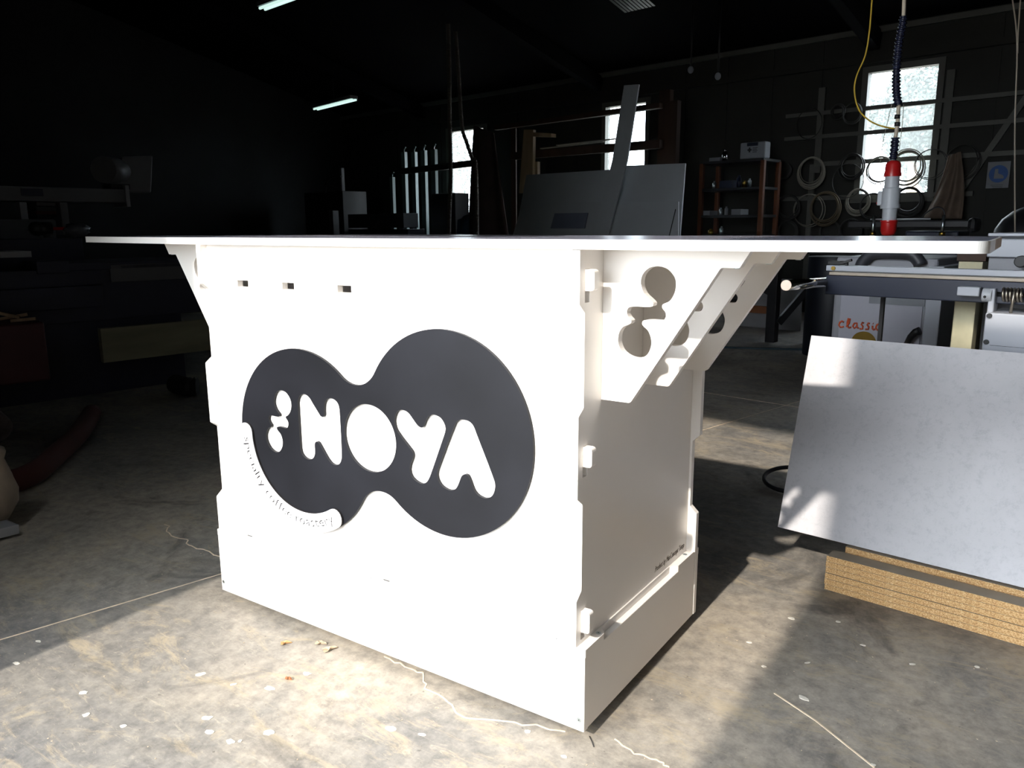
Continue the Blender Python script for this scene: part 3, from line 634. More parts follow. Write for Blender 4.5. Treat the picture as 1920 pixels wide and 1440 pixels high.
link('end_stop', MB().box(sR, sR + 0.045, tS + 0.045, tS + 0.09, zR1 + 0.001, zR1 + 0.014, B), M_rub, sw, 0.002)
kx, kz = SR((1588, 494), tS + 0.05)
link('clamp_lever', MB().bar(B(kx - 0.02, tS + 0.05, kz + 0.0), B(kx + 0.015, tS + 0.05, kz + 0.012), 0.012, 0.008).cyl(B(kx, tS + 0.05, kz - 0.02), B(kx, tS + 0.05, kz + 0.004), 0.005), M_rub, sw)
# polished round bar sticking out of the beam
a_ = CAM + ray(1474, 535) * 2.40; b_ = CAM + ray(1556, 528) * 2.78
sw2 = link('push_bar', MB().cyl(a_, b_, 0.0165, n=28), M_chrome, sw); sw2['label'] = 'polished round steel bar'
link('bar_end', MB().cyl(a_ - (b_ - a_).normalized() * 0.0012, a_, 0.0160, n=28), mat('brushed_end', (.42, .36, .33, 1), .6, 0), sw2)
# light grey cover plate, bearing collar, arm, spring and box
c0, c1 = SR((1796, 537), tS - 0.03), SR((1836, 556), tS - 0.03)
link('cover_plate', MB().box(c0[0], c1[0], tS - 0.035, tS - 0.004, c1[1], c0[1], B), M_grey, sw, 0.003)
q0 = SR((1846, 553), tS - 0.01)
link('bearing_collar', MB().cyl(B(q0[0] - 0.004, tS - 0.01, q0[1]), B(q0[0] + 0.022, tS - 0.01, q0[1]), 0.021, n=24).cyl(B(q0[0] + 0.006, tS - 0.032, q0[1] - 0.004), B(q0[0] + 0.006, tS - 0.028, q0[1] - 0.004), 0.007, n=12), M_plug, sw, 0.001)
link('set_screw', MB().cyl(B(q0[0] + 0.006, tS - 0.0335, q0[1] - 0.004), B(q0[0] + 0.006, tS - 0.0322, q0[1] - 0.004), 0.0045, n=6), M_dark, sw)
a2 = SR((1863, 541), tS - 0.015); a3 = SR((1858, 585), tS - 0.015)
link('spring_arm', MB().box(a2[0] - 0.010, a2[0] + 0.007, tS - 0.022, tS + 0.03, a3[1] - 0.005, a2[1], B), M_grey, sw, 0.004)
z_s = SR((1880, 552), tS)[1]; s_s = SR((1871, 552), tS)[0]
link('shaft', MB().cyl(B(s_s - 0.02, tS, z_s), B(s_s + 0.30, tS, z_s), 0.0075), M_chrome, sw)
hp = []
for k in range(150):
    a = 2 * PI * k / 22; hp.append(B(s_s + 0.012 + k * 0.00042 + (0.055 if k > 132 else 0) * (k - 132) / 18 if k > 132 else s_s + 0.012 + k * 0.00042, tS + 0.0185 * math.cos(a), z_s + 0.0185 * math.sin(a)))
link('coil_spring', MB().tube(hp, 0.0038, 8), M_steel, sw)
lg = SR((1903, 545), tS - 0.02)
link('spring_leg', MB().cyl(B(lg[0], tS - 0.022, lg[1] + 0.006), B(lg[0] - 0.004, tS - 0.022, SR((1903, 588), tS - 0.02)[1]), 0.0042, n=8), M_steel, sw)
b0 = SR((1848, 586), tS - 0.05)
bx = link('gear_box', MB().box(b0[0], b0[0] + 0.6, tS - 0.05, tS + 0.14, 0.50, b0[1], B), M_grey, sw, 0.004)
for q in ((1855, 592), (1849, 641)):
    u, v = SR(q, tS - 0.052); link('cap_screw', MB().cyl(B(u, tS - 0.0501, v), B(u, tS - 0.055, v), 0.0072, n=16).cyl(B(u, tS - 0.055, v), B(u, tS - 0.0552, v), 0.003, n=6), M_rub, bx)
u, v = SR((1870, 648), tS - 0.05); link('panel_seam', MB().box(u - 0.02, u + 0.5, tS - 0.0506, tS - 0.0501, v - 0.001, v, B), M_dark, bx)
# machine legs: cream painted post and dark frame
p0, p1 = SR((1790, 568), tS + 0.10), SR((1830, 568), tS + 0.10)
ps_ = link('post', MB().box(p0[0], p1[0], tS + 0.101, tS + 0.15, 0.0, zB2 - 0.001, B), M_cream, sw, 0.002); ps_['label'] = 'stained cream steel post'
link('post', MB().box(p1[0] + 1.0, p1[0] + 1.07, tS + 0.101, tS + 0.15, 0.0, zB2 - 0.001, B), M_cream, sw, 0.002)
v0 = SR((1652, 560), tS + 0.11); v1 = SR((1659, 560), tS + 0.11)
link('black_strut', MB().box(v0[0], v1[0], tS + 0.105, tS + 0.12, 0.0, zB2 - 0.001, B), M_rub, sw)
# white cover of the machine further right
tC = tS + 0.45
g0 = PT((1849, 482), tC); g1 = PT((1853, 448), tC)
wc = thing('machine_head', B(g0[0] + 0.4, tC + 0.3, g0[1] - 0.35), 'white and grey machine head with a hinged lid, beyond the short end of the countertop', 'machine')
link('body', MB().box(g0[0], g0[0] + 1.1, tC, tC + 0.4, g0[1], g1[1], B), M_grey, wc, 0.004)
l0 = PT((1852, 443), tC); l1 = PT((1853, 437), tC)
link('lid', MB().box(g0[0], g0[0] + 1.1, tC - 0.01, tC + 0.38, l0[1], l1[1], B), M_grey, wc, 0.003)
link('hinge', MB().cyl(B(g0[0] + 0.01, tC + 0.01, l0[1] - 0.02), B(g0[0] + 0.01, tC + 0.01, l0[1]), 0.004).box(g0[0] + 0.02, g0[0] + 1.0, tC + 0.05, tC + 0.33, g1[1], l0[1], B), M_grey2, wc)
link('lower_body', MB().box(g0[0] + 0.004, g0[0] + 1.05, tC + 0.02, tC + 0.4, 0.0, g0[1] - 0.001, B), M_grey2, wc, 0.003)
kk = PT((1917, 490), tC)
link('knob', MB().cyl(B(kk[0], tC + 0.019, kk[1]), B(kk[0], tC - 0.03, kk[1]), 0.02), M_rub, wc, 0.003)
# yellow timber block on the machine
y0, y1 = PT((1799, 478), tC + 0.1), PT((1842, 503), tC + 0.1)
yb = MB().box(y0[0], y1[0], tC + 0.1, tC + 0.22, y1[1] - 0.45, PT((1799, 490), tC + 0.1)[1], B)
tag(link('cream_box', yb, M_cream, bevel=0.002), 'stained cream steel box with a brown lid, left of the grey machine head', 'box')
tag(link('brown_lid', MB().box(y0[0] - 0.005, y1[0] + 0.01, tC + 0.09, tC + 0.24, PT((1799, 489), tC + 0.1)[1] + 0.001, PT((1799, 477), tC + 0.1)[1] + 0.01, B), M_wood2), 'rough brown board lying on the stained cream box', 'board')

# grey cabinet with the orange word behind the rail
tV = tS + 0.9
v0 = PT((1563, 553), tV); v1 = PT((1738, 553), tV); vt = PT((1600, 482), tV)
vc = thing('dust_extractor', B((v0[0] + v1[0]) / 2, tV + 0.3, 0), 'light grey cabinet with a charcoal bow handle and an orange handwritten word', 'extractor')
link('cabinet_body', MB().box(v0[0], v1[0] + 0.03, tV, tV + 0.5, 0.04, vt[1], B), M_grey2, vc, 0.012)
link('front_panel', MB().box(v0[0] + 0.035, v1[0] - 0.01, tV - 0.006, tV - 0.0005, 0.07, PT((1600, 548), tV)[1] + 0.06, B), mat('grey_violet_panel', (.36, .36, .41, 1), .4, var=.04), vc, 0.003)
link('side_trim', MB().box(v1[0] + 0.005, v1[0] + 0.065, tV - 0.03, tV + 0.45, 0.03, vt[1] - 0.03, B), M_grey, vc, 0.004)
lb = PT((1630, 556), tV - 0.01), PT((1733, 575), tV - 0.01)
link('name_plate', MB().box(lb[0][0], lb[1][0], tV - 0.0095, tV - 0.0065, lb[1][1], lb[0][1], B), mat('plate_grey', (.19, .20, .22, 1), .5), vc)
hd = [PT(q, tV - 0.02) for q in ((1615, 500), (1629, 480), (1641, 475), (1700, 475), (1714, 480), (1725, 500))]
link('bow_handle', MB().tube([B(s, tV - 0.02, z) for s, z in smooth_poly([(s, z) for s, z in hd], 6)[:30]], 0.026, 10), M_handle, vc)
word = {'c': [[(9, 3), (6, 1), (2, 3), (0, 8), (3, 12), (9, 11)]], 'l': [[(0, 10), (5, 4), (7, -4), (4, -5), (2, 2), (2, 9), (5, 12), (9, 11)]],
        'a': [[(8, 3), (3, 3), (0, 8), (3, 12), (7, 9), (8, 3), (8, 10), (11, 12)]], 's': [[(8, 2), (5, 1), (3, 4), (6, 8), (5, 12), (0, 12)]], 'i': [[(2, 5), (2, 10), (4, 12), (7, 11)], [(3, 1), (3.6, 1.2)]]}
x = 1573.0
wm = MB()
for ch, adv in (('c', 14), ('l', 12), ('a', 13), ('s', 11), ('s', 11), ('i', 8), ('c', 12)):
    for stq in word[ch]:
        pp = [(x + a * 1.0, 601 + b * 1.05 + (x - 1573) * 0.075) for a, b in stq]
        wm.tube([B(*(lambda r_: (r_[0], tV - 0.0085, r_[1]))(PT(q, tV - 0.008))) for q in pp], 0.0042, 6)
    x += adv
wo = link('handwritten_word', wm, M_script, vc); wo['label'] = 'orange handwritten word classic'
dk = PT((1620, 632), tV - 0.01)
link('brass_disc', MB().cyl(B(dk[0], tV - 0.0062, dk[1] - 0.03), B(dk[0], tV - 0.014, dk[1] - 0.03), 0.055, n=28), M_gold, vc)
hh = [PT(q, tV - 0.03) for q in ((1725, 620), (1716, 623), (1707, 632), (1700, 645))]
link('curved_handle', MB().tube([B(s, tV - 0.03, z) for s, z in hh], [0.017, 0.016, 0.014, 0.012], 10), M_rub, vc)

# ================================================================== HANGING SOCKET
tP = (CAM + ray(1672, 436) * 3.7).dot(E2)
def HP(q): s, z = PT(q, tP); return B(s, tP, z)
mpx = 3.7 / FPX
cx = [HP((1668 - (y - 442) * -0.045, y)) for y in (442,)]
pl = thing('hanging_plug', HP((1668, 442)), 'red and grey industrial power connector hanging from a cable over the countertop', 'power connector')
def axis(y): return HP((1665 + (442 - y) * 0.075, y))
ax_d = (axis(300) - axis(442)).normalized()
def lathe(prof, m, name, par, n=28, bump=0.0):
    mb = MB()
    for (ya, ra), (yb, rb) in zip(prof, prof[1:]): mb.cyl(axis(ya), axis(yb), ra * mpx, rb * mpx, n=n, cap=False)
    mb.cyl(axis(prof[0][0]), axis(prof[0][0]) + ax_d * 1e-4, prof[0][1] * mpx, n=n).cyl(axis(prof[-1][0]) - ax_d * 1e-4, axis(prof[-1][0]), prof[-1][1] * mpx, n=n)
    return link(name, mb, m, par)
lo_ = lathe([(442, 5), (440, 11), (434, 13.5), (418, 14), (415.5, 15.2), (413, 15)], M_red, 'lower_nut', pl)
lathe([(413, 12.5), (390, 13.2)], M_plug, 'lower_barrel', pl)
lathe([(391, 17), (386, 17.3), (383, 17)], M_plug, 'flange', pl)
lathe([(383, 15.5), (370, 16), (356, 15.5)], M_plug, 'socket_body', pl)
lathe([(356, 15.8), (353, 16), (352, 15)], M_plug, 'lid_ring', pl)
lathe([(352, 13), (331, 12.5)], M_plug, 'upper_barrel', pl)
lathe([(331, 15), (326, 15.2), (322, 13.8), (308, 13.2), (303, 10.5), (301, 6)], M_red, 'upper_nut', pl)
q = HP((1651, 373)); link('hinge_lug', MB().box(-0.012, 0.012, -0.012, 0.012, -0.03, 0.035, lambda x, y, z: q + E1 * x + E2 * y + EZ * z), M_plug, pl, 0.004)
q2 = HP((1648, 381)); link('red_catch', MB().box(-0.010, 0.014, -0.008, 0.008, -0.004, 0.004, lambda x, y, z: q2 + E1 * x + E2 * y + EZ * z), M_red, pl, 0.001)
def ribbed(name, pts, r, m, parent=None, pitch=0.014, depth=0.30, n=14):
    # corrugated pipe along pts
    P = [Vector(p) for p in pts]; dense = []; rs = []
    L = 0
    for a, b in zip(P, P[1:]):
        k = max(2, int((b - a).length / (pitch / 4)))
        for i in range(k):
            dense.append(a.lerp(b, i / k)); rs.append(r * (1 + depth * (0.5 if (len(dense) % 4) < 2 else -0.5)))
    return link(name, MB().tube(dense, rs, n), m, parent)
def spline(pts, sub=6):
    pts = [Vector(p) for p in pts]; out = []
    for i in range(len(pts) - 1):
        p0 = pts[max(i - 1, 0)]; p1 = pts[i]; p2 = pts[i + 1]; p3 = pts[min(i + 2, len(pts) - 1)]
        for k in range(sub):
            t = k / sub; out.append(0.5 * ((2 * p1) + (p2 - p0) * t + (2 * p0 - 5 * p1 + 4 * p2 - p3) * t * t + (3 * p1 - p0 - 3 * p2 + p3) * t ** 3))
    return out + [pts[-1]]
ribbed('conduit', spline([HP(q) for q in ((1674, 300), (1677, 280), (1679, 257))]), 0.0165, M_hose, pl)
ribbed('conduit', spline([HP(q) for q in ((1685, 198), (1681, 175), (1681, 130), (1686, 80), (1692, 48), (1694, 30))], 5), 0.0165, M_hose, pl)
link('cable', MB().tube(spline([HP(q) for q in ((1679, 258), (1682, 238), (1684, 215), (1685, 196))]), 0.0085, 10), M_cable, pl)
link('cable', MB().tube(spline([HP(q) for q in ((1694, 32), (1695, 10), (1696, -40), (1696, -180))]), 0.0085, 10), M_cable, pl)
for yq in (219, 233):
    link('cable_tie', MB().cyl(HP((1682, yq + 4)), HP((1683, yq - 4)), 0.0125), M_rub, pl)
tag(link('yellow_wire', MB().tube(spline([HP(q) for q in ((1678, 241), (1655, 237), (1630, 226), (1610, 205), (1602, 170), (1607, 140), (1622, 105), (1630, 60), (1635, 0), (1640, -60), (1642, -170))], 6), 0.0035, 8), M_yel), 'thin yellow wire looping beside the hanging red and grey connector', 'wire')
for k, qs in enumerate((((1672, 196), (1665, 225), (1655, 270), (1648, 330)), ((1694, 196), (1692, 230), (1686, 280)))):
    tag(link('thin_wire', MB().tube(spline([HP(q) for q in qs]), 0.0016, 5), M_coil2), ('long pale thin wire dangling left of the hanging connector', 'short dark thin wire dangling right of the hanging connector')[k], 'wire')
HQ = lambda q: (lambda r_: B(r_[0], 5.0, r_[1]))(PT(q, 5.0))
for k, qs in enumerate((((1897, -10), (1905, 50), (1907, 110), (1903, 240), (1903, 437)), ((1914, -10), (1909, 60), (1908, 100)))):
    tag(link('drop_wire', MB().tube(spline([HQ(q) for q in qs]), 0.0045, 6), M_cable), ('long cream cord hanging down to the grey machine head', 'short cream cord joining the long hanging cord near the roof')[k], 'cord')

# ================================================================== BACK WALL: COILS, SIGN, CLOTH
tW = T1 - 0.09
CO = [((1522, 325), 24, 5, 1, 'thick grey-rimmed wire coil left of the window, in the upper row'), ((1602, 315), 20, 4, 0, 'black wire coil at the lower left window corner, upper row'), ((1600, 340), 25, 1, 0, 'large thin wire loop hanging low at the left window edge'),
      ((1655, 320), 21, 3, 1, 'thin wire coil in front of the window glass, left of the connector'), ((1701, 317), 27, 5, 1, 'bulky wire coil in front of the window glass, right of the connector'), ((1750, 309), 23, 2, 0, 'thin black wire coil at the right window edge'),
      ((1805, 305), 24, 3, 0, 'dark wire coil above the hanging brown cloth'), ((1484, 390), 20, 4, 0, 'black wire coil furthest left in the lower row'), ((1518, 395), 27, 2, 1, 'wide grey wire coil in the lower row, second from the shelf'),
      ((1552, 392), 26, 4, 2, 'brown wire coil in the lower row'), ((1609, 380), 20, 5, 1, 'small grey wire coil below the left window corner'), ((1641, 388), 20, 3, 0, 'black wire coil behind the grey connector body'),
      ((1712, 380), 22, 5, 0, 'tight black wire coil just below the window'), ((1522, 233), 22, 1, 0, 'thin single wire loop on the upper rails'), ((1573, 210), 11, 4, 0, 'smallest black wire coil on the top rail'),
      ((1603, 214), 15, 2, 0, 'small thin wire coil beside the smallest one on the top rail'), ((1470, 320), 15, 3, 0, 'dark wire coil close to the orange shelf'), ((1490, 436), 18, 4, 0, 'dark coil low on the wall nearest the shelf, mostly behind the countertop'),
      ((1557, 436), 18, 3, 0, 'dark coil low on the wall, mostly behind the countertop, middle one'), ((1600, 432), 18, 3, 0, 'dark coil low on the wall under the small grey coil')]
random.seed(5)
MC = [M_coil1, M_coil2, M_coil3]
for k, (q, r, n, mi, labl) in enumerate(CO):
    s, z = PT(q, tW); R = r * 9.0 / FPX * 1.18; mb = MB()
    tw = tW - 0.06 * (k % 2) - (0.12 if k in (2, 12, 17) else 0)
    for j in range(n):
        rr = R * (1 - 0.055 * j); cc = B(s + random.uniform(-1, 1) * 0.008, tw - 0.03 + random.uniform(-1, 1) * 0.012, z + (R - rr) * 0.8)
        mb.ring(cc, E2 + E1 * random.uniform(-.08, .08), rr, random.uniform(0.004, 0.007) * (1.4 if n > 3 else 1), 30, 6, random.uniform(.95, 1.12))
    ob = link('wire_coil', mb, [MC[mi]])
    tag(ob, labl, 'wire coil', 'wire coils hung on the back wall')
# ankle-boot safety sign
a, b = PT((1853, 304), T1 - 0.055), PT((1890, 352), T1 - 0.055)
sgn = thing('safety_sign', B((a[0] + b[0]) / 2, T1 - 0.05, b[1]), 'white paper safety sign with a white boot on a blue disc', 'sign')
link('sheet', MB().box(a[0], b[0], T1 - 0.052, T1 - 0.048, b[1], a[1], B), M_paper, sgn)
cs, cz = PT((1872, 326), T1 - 0.054)
link('blue_disc', MB().cyl(B(cs, T1 - 0.0525, cz), B(cs, T1 - 0.054, cz), 0.088, n=36), M_bluesign, sgn)
bt = [(-.030, .045), (-.004, .045), (-.002, .005), (.035, -.012), (.045, -.028), (.045, -.042), (-.034, -.042)]
link('boot_symbol', MB().prism([(cs + x * 1.15, cz + y * 1.15) for x, y in round_poly(bt, .005)], [], BSZ, T1 - 0.0556, T1 - 0.0545), M_paper, sgn)
ln = MB()
for k in range(3): ln.box(cs - 0.06 + 0.01 * k, cs + 0.05, T1 - 0.0535, T1 - 0.0525, cz - 0.115 - 0.014 * k, cz - 0.112 - 0.014 * k, B)
link('text_lines', ln, M_dark, sgn)
# brown cloth
cl_ = MB(); rows, cols = 14, 22; vs_ = []
sh_t = [PT(q, tW - 0.1) for q in ((1778, 298), (1800, 300))]; 
for j in range(rows + 1):
    f = j / rows
    l = 1778 - 50 * f ** 1.3; r = 1801 + 4 * math.sin(f * 3); yy = 298 + 112 * f - (6 * (1 - f))
    for i in range(cols + 1):
        g = i / cols; px_ = l + (r - l) * g; s, z = PT((px_, yy - 8 * g * (1 - f)), tW - 0.20)
        vs_.append(B(s, tW - 0.19 + 0.035 * math.sin(g * 14 + f * 2) * (0.3 + f), z))
fs_ = [(j * (cols + 1) + i, j * (cols + 1) + i + 1, (j + 1) * (cols + 1) + i + 1, (j + 1) * (cols + 1) + i) for j in range(rows) for i in range(cols)]
co = link('work_jacket', MB().add(vs_, fs_, 0, True), M_cloth); sm = co.modifiers.new('solid', 'SOLIDIFY'); sm.thickness = 0.012
tag(co, 'draped brown work cloth hanging from a hook right of the window', 'jacket')
# black bar with hoses and brass valves over the counter back
tG = 4.6
ga, gb = PT((1589, 418), tG), PT((1822, 410), tG); gz0, gz1 = PT((1700, 428), tG)[1], PT((1700, 413), tG)[1]
gt = thing('suction_beam', B((ga[0] + gb[0]) / 2, tG, gz0 - 0.1), 'black suction lifting beam with cables and brass fittings behind the connector', 'lifting beam')
link('beam_body', MB().box(ga[0], gb[0], tG, tG + 0.12, gz0, gz1, B), M_rub, gt, 0.01)
link('end_cap', MB().box(PT((1815, 410), tG)[0], PT((1832, 410), tG)[0], tG - 0.02, tG + 0.14, PT((1820, 436), tG)[1], PT((1820, 408), tG)[1], B), M_rub, gt, 0.03)
link('air_pipe', MB().cyl(B(ga[0] + 0.15, tG + 0.02, gz1 + 0.008), B(gb[0] - 0.25, tG + 0.02, gz1 + 0.008), 0.006), M_plug, gt)
for px_ in (1638, 1768):
    s, z = PT((px_, 438), tG); _, z2 = PT((px_, 412), tG)
    fo = link('fitting', MB().cyl(B(s, tG - 0.02, z - 0.02), B(s, tG - 0.02, z2 + 0.03), 0.010), M_zinc, gt)
    link('brass_nut', MB().cyl(B(s, tG - 0.02, z - 0.012), B(s, tG - 0.02, z + 0.012), 0.020, n=6), M_gold, fo)
link('air_hose', MB().tube(spline([B(*(lambda r_: (r_[0], tG + 0.0, r_[1]))(PT(q, tG))) for q in ((1729, 408), (1738, 398), (1755, 389), (1768, 392), (1772, 408))]), 0.005, 8), M_rub, gt)
link('support', MB().box(ga[0] + 0.35, gb[0] - 0.1, tG + 0.13, tG + 0.4, 0.0, gz0 - 0.02, B), M_navy, gt, 0.01)
# black hood seat further right
s, z = PT((1907, 436), 5.4)
hb = link('black_hood', MB().ball(B(s + 0.12, 5.4, z - 0.05), 0.27, 1.0, 0.8, 0.9).tube(spline([B(s + 0.05, 5.4, z + 0.12), B(s + 0.12, 5.4, z + 0.3), B(s + 0.16, 5.4, z + 0.55)]), 0.035, 8).box(s + 0.0, s + 0.25, 5.3, 5.5, 0.0, z - 0.1, B), M_rub)
tag(hb, 'glossy black rounded machine hood beyond the hanging cream cord', 'machine hood')

# ================================================================== ORANGE SHELF
tF = 7.7
def shelf_pt(q): return PT(q, tF)
sa, sb_ = shelf_pt((1312, 300))[0], shelf_pt((1432, 300))[0]
shf = thing('storage_shelf', B((sa + sb_) / 2, tF + 0.2, 0), 'dark metal storage shelf with orange posts against the back wall', 'shelf')
for s in (sa, sb_ - 0.04):
    for t in (tF, tF + 0.4):
        o_ = link('post', MB().box(s, s + 0.05, t, t + 0.05, 0, shelf_pt((1425, 300))[1], B), M_orange, shf, 0.003)
zs_ = [shelf_pt((1370, y))[1] for y in (300, 352, 403, 440)]
for z in zs_ + [0.2]: link('shelf_board', MB().box(sa, sb_, tF + 0.001, tF + 0.449, z - 0.03, z, B), M_rub, shf, 0.002)
fa, fb = shelf_pt((1385, 298)), shelf_pt((1434, 264))
fk = thing('first_aid_case', B((fa[0] + fb[0]) / 2, tF + 0.1, zs_[0]), 'pale plastic first aid case on top of the orange-posted shelf', 'first aid case')
link('case_body', MB().box(fa[0], fb[0], tF + 0.02, tF + 0.16, zs_[0] + 0.001, fb[1], B), M_paper, fk, 0.015)
link('case_handle', MB().box(fa[0] + 0.09, fb[0] - 0.09, tF + 0.012, tF + 0.03, fb[1] - 0.045, fb[1] - 0.008, B), M_navy, fk, 0.004)
s, z = shelf_pt((1404, 281))
link('cross_mark', MB().box(s - 0.025, s + 0.025, tF + 0.016, tF + 0.0195, z - 0.009, z + 0.009, B).box(s - 0.009, s + 0.009, tF + 0.0155, tF + 0.0195, z - 0.027, z + 0.027, B), M_dark, fk)
lt = MB()
for k in range(4): lt.box(s + 0.04, s + 0.10 - 0.01 * (k % 2), tF + 0.016, tF + 0.0195, z + 0.018 - k * 0.016, z + 0.024 - k * 0.016, B)
link('label_lines', lt, M_dark, fk)
def can(q, hpx, rpx, shelf, m, labl, cap=None, nm='bottle', cat='bottle'):
    s, _ = shelf_pt(q); k = tF / 8.0 * 0.0056; zb0 = zs_[shelf] + 0.001; h = hpx * 0.0056; r = rpx * 0.0056
    o_ = link(nm, MB().cyl(B(s, tF + 0.08, zb0), B(s, tF + 0.08, zb0 + h * .75), r, n=16).cyl(B(s, tF + 0.08, zb0 + h * .75), B(s, tF + 0.08, zb0 + h * .85), r, r * .5, n=16).cyl(B(s, tF + 0.08, zb0 + h * .85), B(s, tF + 0.08, zb0 + h), r * .5, n=12), m)
    tag(o_, labl, cat, 'bottles and cans on the orange-posted shelf')
can((1366, 0), 24, 6, 0, M_chrome, 'shiny silver can standing on top of the orange-posted shelf')
can((1348, 0), 16, 4, 1, M_zinc, 'slim silver bottle on the upper shelf board, nearest the left post')
can((1396, 0), 26, 5, 1, M_navy, 'tall dark blue bottle in the middle of the upper shelf board')
can((1407, 0), 14, 5, 1, M_gold, 'short brass-coloured can on the upper shelf board')
can((1417, 0), 18, 4, 1, M_zinc, 'slim silver bottle on the upper shelf board, nearest the right post')
can((1363, 0), 16, 4, 2, M_zinc, 'silver can on the middle shelf board')
can((1374, 0), 18, 4, 2, M_grey2, 'grey bottle on the middle shelf board')
can((1345, 0), 12, 6, 3, M_gold, 'brass-coloured can on the lowest visible shelf board')
can((1366, 0), 18, 4, 3, M_zinc, 'silver bottle on the lowest visible shelf board')
def carton(q, wpx, hpx, shelf, m, labl):
    s, _ = shelf_pt(q); z0 = zs_[shelf] + 0.001
    tag(link('carton', MB().box(s, s + wpx * 0.0056 * 1.3, tF + 0.05, tF + 0.25, z0, z0 + hpx * 0.0056, B), m, bevel=0.003), labl, 'carton', 'cartons on the orange-posted shelf')
carton((1386, 0), 17, 12, 2, M_paper, 'white carton at the right of the middle shelf board'); carton((1330, 0), 13, 10, 2, M_paper, 'white carton at the left of the middle shelf board')
carton((1338, 0), 20, 8, 0, M_paper, 'flat pale carton on the top shelf beside the silver can'); carton((1360, 0), 24, 16, 1, M_navy, 'dark blue carton on the upper shelf board')

# ================================================================== LEANING BOARDS, TIMBER RACK
tB = 6.0
def lean(poly, t0, zlow, k, m, name, labl, cat, group=None, thick=0.02):
    # board drawn from its outline; leans back by k per metre above zlow
    mb = MB(); pts = []
    for q in poly:
        # intersect ray with the leaning plane  t = t0 + k*(z - zlow)
        n = E2 - EZ * k; pts.append(on_plane(q, n, t0 - k * zlow))
    n = (E2 - EZ * k).normalized(); N_ = len(pts); vs = pts + [p + n * thick for p in pts]
    mb.add(vs, [list(range(N_)), [N_ + i for i in range(N_)][::-1]] + [(i, (i + 1) % N_, N_ + (i + 1) % N_, N_ + i) for i in range(N_)])
    return tag(link(name, mb, m), labl, cat, group)
lean([(987, 328), (1146, 318), (1146, 620), (930, 630)], tB + 0.04, 0, 0.22, M_panel, 'leaning_board', 'wide dark grey board leaning under the middle window, left one', 'board', 'grey boards leaning in the workshop')
lean([(1165, 311), (1285, 306), (1262, 610), (1100, 615)], tB + 0.08, 0, 0.22, M_panel, 'leaning_board', 'dark grey board leaning under the middle window, right one with a slit', 'board', 'grey boards leaning in the workshop')
lean([(980, 380), (1272, 378), (1270, 620), (905, 630)], tB, 0, 0.22, M_panel, 'leaning_board', 'low dark grey board leaning in front of the wider ones', 'board', 'grey boards leaning in the workshop')
lean([(1170, 160), (1198, 158), (1176, 300), (1140, 442), (1120, 620), (1060, 620), (1112, 442), (1148, 300)], tB - 0.05, 0, 0.20, M_panel, 'board_offcut', 'long narrow grey board leaning across the middle window', 'board')
lean([(1040, 400), (1102, 399), (1096, 428), (1032, 428)], tB - 0.03, 0, 0.22, M_panelb, 'slate_sheet', 'small slate-coloured sheet fixed on the low leaning board', 'sheet', thick=0.012)
lean([(1266, 392), (1267, 392), (1255, 442), (1254, 442)], tB - 0.012, 0, 0.22, M_dark, 'thin_rod', 'thin black rod leaning at the edge of the grey boards', 'rod', thick=0.008)
lean([(982, 243), (1000, 243), (998, 360), (973, 362)], 6.7, 0, 0.05, M_wood, 'timber_plank', 'pale knotty pine plank standing beside the leaning grey boards', 'plank', thick=0.05)
lean([(1001, 303), (1008, 303), (1008, 340), (1000, 340)], 6.85, 0, 0.0, M_wood, 'timber_plank', 'short pale plank stub behind the knotty pine plank', 'plank', thick=0.05)
lean([(1000, 248), (1033, 250), (1033, 257), (1000, 256)], 6.75, 0, 0.0, M_wood, 'timber_plank', 'short pale plank sticking out at the top of the rack', 'plank', thick=0.10)
rk = thing('timber_rack', B(-6.0, 7.3, 0), 'dark timber rack with cross beams around the middle window', 'rack')
def rbox(q0, q1, t, th_, m, nm):
    a, b = PT(q0, t), PT(q1, t); return link(nm, MB().box(a[0], b[0], t, t + th_, b[1], a[1], B), m, rk)
def rbeam(q0, q1, t, h, m, nm):
    a, b = PT(q0, t), PT(q1, t); return link(nm, MB().bar(B(a[0], t, a[1]), B(b[0], t, b[1]), 0.08, h), m, rk)
rbeam((960, 293), (1240, 270), 7.2, 0.10, M_wood2, 'cross_beam'); rbeam((930, 240), (1240, 198), 7.2, 0.06, M_wood2, 'cross_beam')
rbox((1236, 170), (1246, 500), 7.3, 0.08, M_wood2, 'upright'); rbox((1252, 190), (1260, 500), 7.3, 0.08, M_wood2, 'upright'); rbox((958, 240), (968, 500), 7.3, 0.02, M_wood2, 'upright')
for k, (q0, q1) in enumerate((((1010, 289), (1128, 277)), ((1040, 283), (1150, 272)))):
    a, b = PT(q0, 7.15), PT(q1, 7.15)
    tag(link('plastic_strip', MB().bar(B(a[0], 7.2, a[1] + 0.075), B(b[0], 7.2, b[1] + 0.078), 0.05, 0.012), M_coil2), ('longer pale strip lying on the timber rack beam', 'shorter pale strip lying on the rack beam close to the middle window')[k], 'strip')

